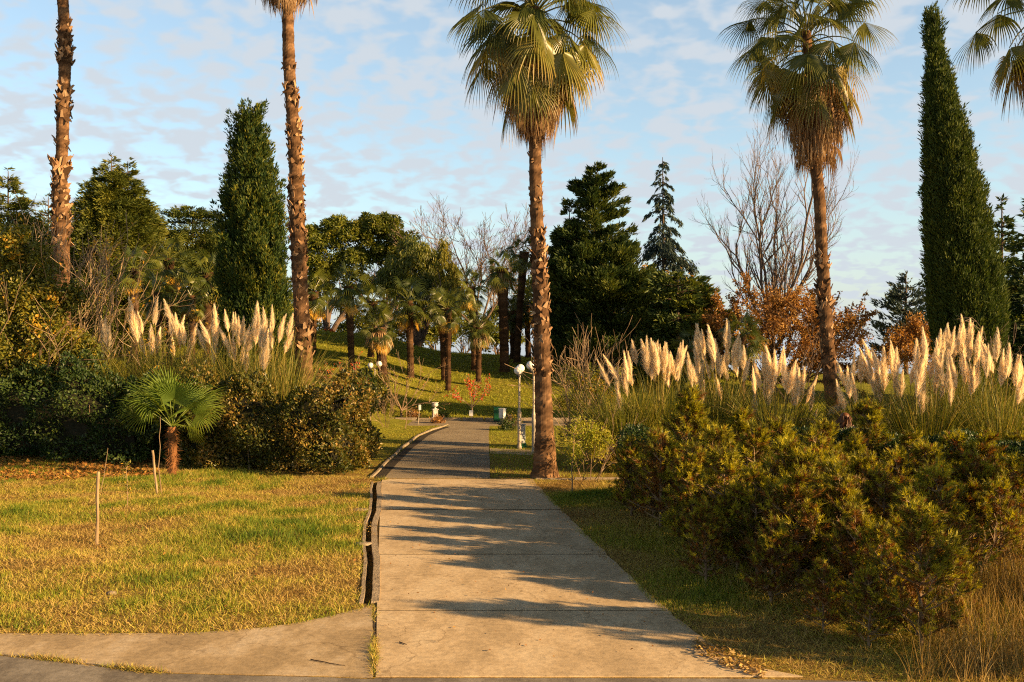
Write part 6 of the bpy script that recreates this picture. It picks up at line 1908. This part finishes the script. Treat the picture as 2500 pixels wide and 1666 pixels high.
flat_litter('fallen_leaves', 'rusty fallen leaves at the foot of the left hedge', [g2(-300, 27), g2(420, 26.2), g2(380, 23.6), g2(100, 22.2), g2(-300, 22.5)], 9000, .10, M['litter'], 601)
flat_litter('lawn_leaves', 'a few brown leaves scattered over the left lawn', LAWN, 420, .05, M['litter'], 607)
flat_litter('dry_debris', 'dry needles and straw lying on the right path edge', [G(1700, 1566), G(1790, 1600), G(1880, 1640), G(1860, 1660), G(1760, 1630), G(1690, 1585)], 420, .06, M['dry'], 602)
flat_litter('path_litter', 'scattered small leaves and grit on the concrete path', [G(935, 1180), G(1300, 1180), G(1640, 1500), G(1760, 1590), G(925, 1640)], 240, .035, M['litter'], 605)
kk = [(-3.5, 22.9), (-3.2, 22.9), (-2.75, 18.5), (-2.2, 16.2), (-2.55, 16.2), (-3.1, 18.5)]
flat_litter('pale_rubble', 'pale rubble and dry leaves beside the drain', kk, 900, .035, M['dry'], 603)


def weeds(poly_pts, n, seed, label, hmax=.11, mat='grass', t0=.45):
    rng = np.random.default_rng(seed); pts = np.array(poly_pts, float)
    k = rng.integers(0, len(pts) - 1, n); t = rng.random(n)[:, None]
    p = pts[k] + (pts[k + 1] - pts[k]) * t
    clump = .5 + .5 * np.sin(p[:, 0] * 9 + p[:, 1] * 7 + seed)
    keep = rng.random(n) < clump ** 1.5 + .12; p = p[keep]; n = len(p)
    p = p + rng.normal(0, .022, (n, 2))
    a = rng.uniform(0, 2 * PI, n); out = np.stack([np.cos(a), np.sin(a), 0 * a], 1)
    mb = MB(); blades(mb, np.concatenate([p, np.full((n, 1), .0)], 1), np.array([0, 0, 1.]) + out * rng.uniform(.2, 1.8, n)[:, None], rng.uniform(.02, hmax, n), .007, rng.uniform(.3, 1.5, n), np.clip(rng.normal(t0, .25, n), 0, 1), rng, nseg=3)
    tag(mb.build('weeds', M[mat]), label, 'weeds', kind='stuff')


weeds([G(914, 1482), G(914, 1560), G(914, 1600), G(913, 1655)], 900, 701, 'weeds sprouting in the joint between path and apron', .09)
weeds([G(914, 1575), G(914, 1600), G(913, 1650)], 900, 704, 'thicker weed tufts at the front of the path joint', .12)
weeds([G(0, 1601), G(130, 1613), G(250, 1628), G(350, 1641), G(420, 1646)], 2600, 702, 'dry weeds along the edge of the grey asphalt strip', .10, t0=.35)
weeds([G(900, 1172), G(925, 1174), G(945, 1172)], 500, 703, 'weeds overhanging the far end of the drain', .16, t0=.6)


def stick(label, a, b_, r, seed):
    rng = np.random.default_rng(seed)
    p = Vector((*G(*a), .015 + r)); q = Vector((*G(*b_), .015 + r)); n = 7
    pts = np.array([p.lerp(q, k / n) - p for k in range(n + 1)]) + rng.normal(0, .006, (n + 1, 3)) * np.array([1, 1, .3])
    mb = MB(); tube(mb, pts, np.linspace(r, r * .5, n + 1), 6, tint=.1)
    o = mb.build('twig', M['grey_twig'], loc=p); tag(o, label, 'twig', group='twigs fallen on the concrete')


stick('long thin fallen twig on the concrete apron', (758, 1616), (842, 1631), .006, 1)
stick('short dark twig on the path near its left joint', (975, 1573), (993, 1579), .007, 2)


def rock(label, foot, w, h, seed):
    b = hit(*foot); rng = np.random.default_rng(seed)
    mb = MB(); th = np.linspace(.05, PI - .05, 9); a = np.arange(14) * 2 * PI / 14
    rr = 1 + rng.normal(0, .08, (9, 14)); 
    v = np.stack([w * .5 * np.sin(th)[:, None] * np.cos(a) * rr, w * .4 * np.sin(th)[:, None] * np.sin(a) * rr, h * .5 * (np.cos(th)[:, None] + .3) * rr], -1)
    i = np.arange(8)[:, None] * 14; j = np.arange(14)[None]; j2 = (j + 1) % 14
    mb.add(v.reshape(-1, 3), q=np.stack([i + j, i + 14 + j, i + 14 + j2, i + j2], -1).reshape(-1, 4))
    o = mb.build('rock', M['kerb'], loc=b, smooth=True); tag(o, label, 'rock')


rock('small earthy stone lying in the dry lawn below the tall stake', (272, 1452), .13, .07, 5)
rock('flat white slab fragment beside the drain', (880, 1247), .35, .05, 6)
rock('pale broken concrete piece beside the middle of the drain', (888, 1330), .3, .06, 7)
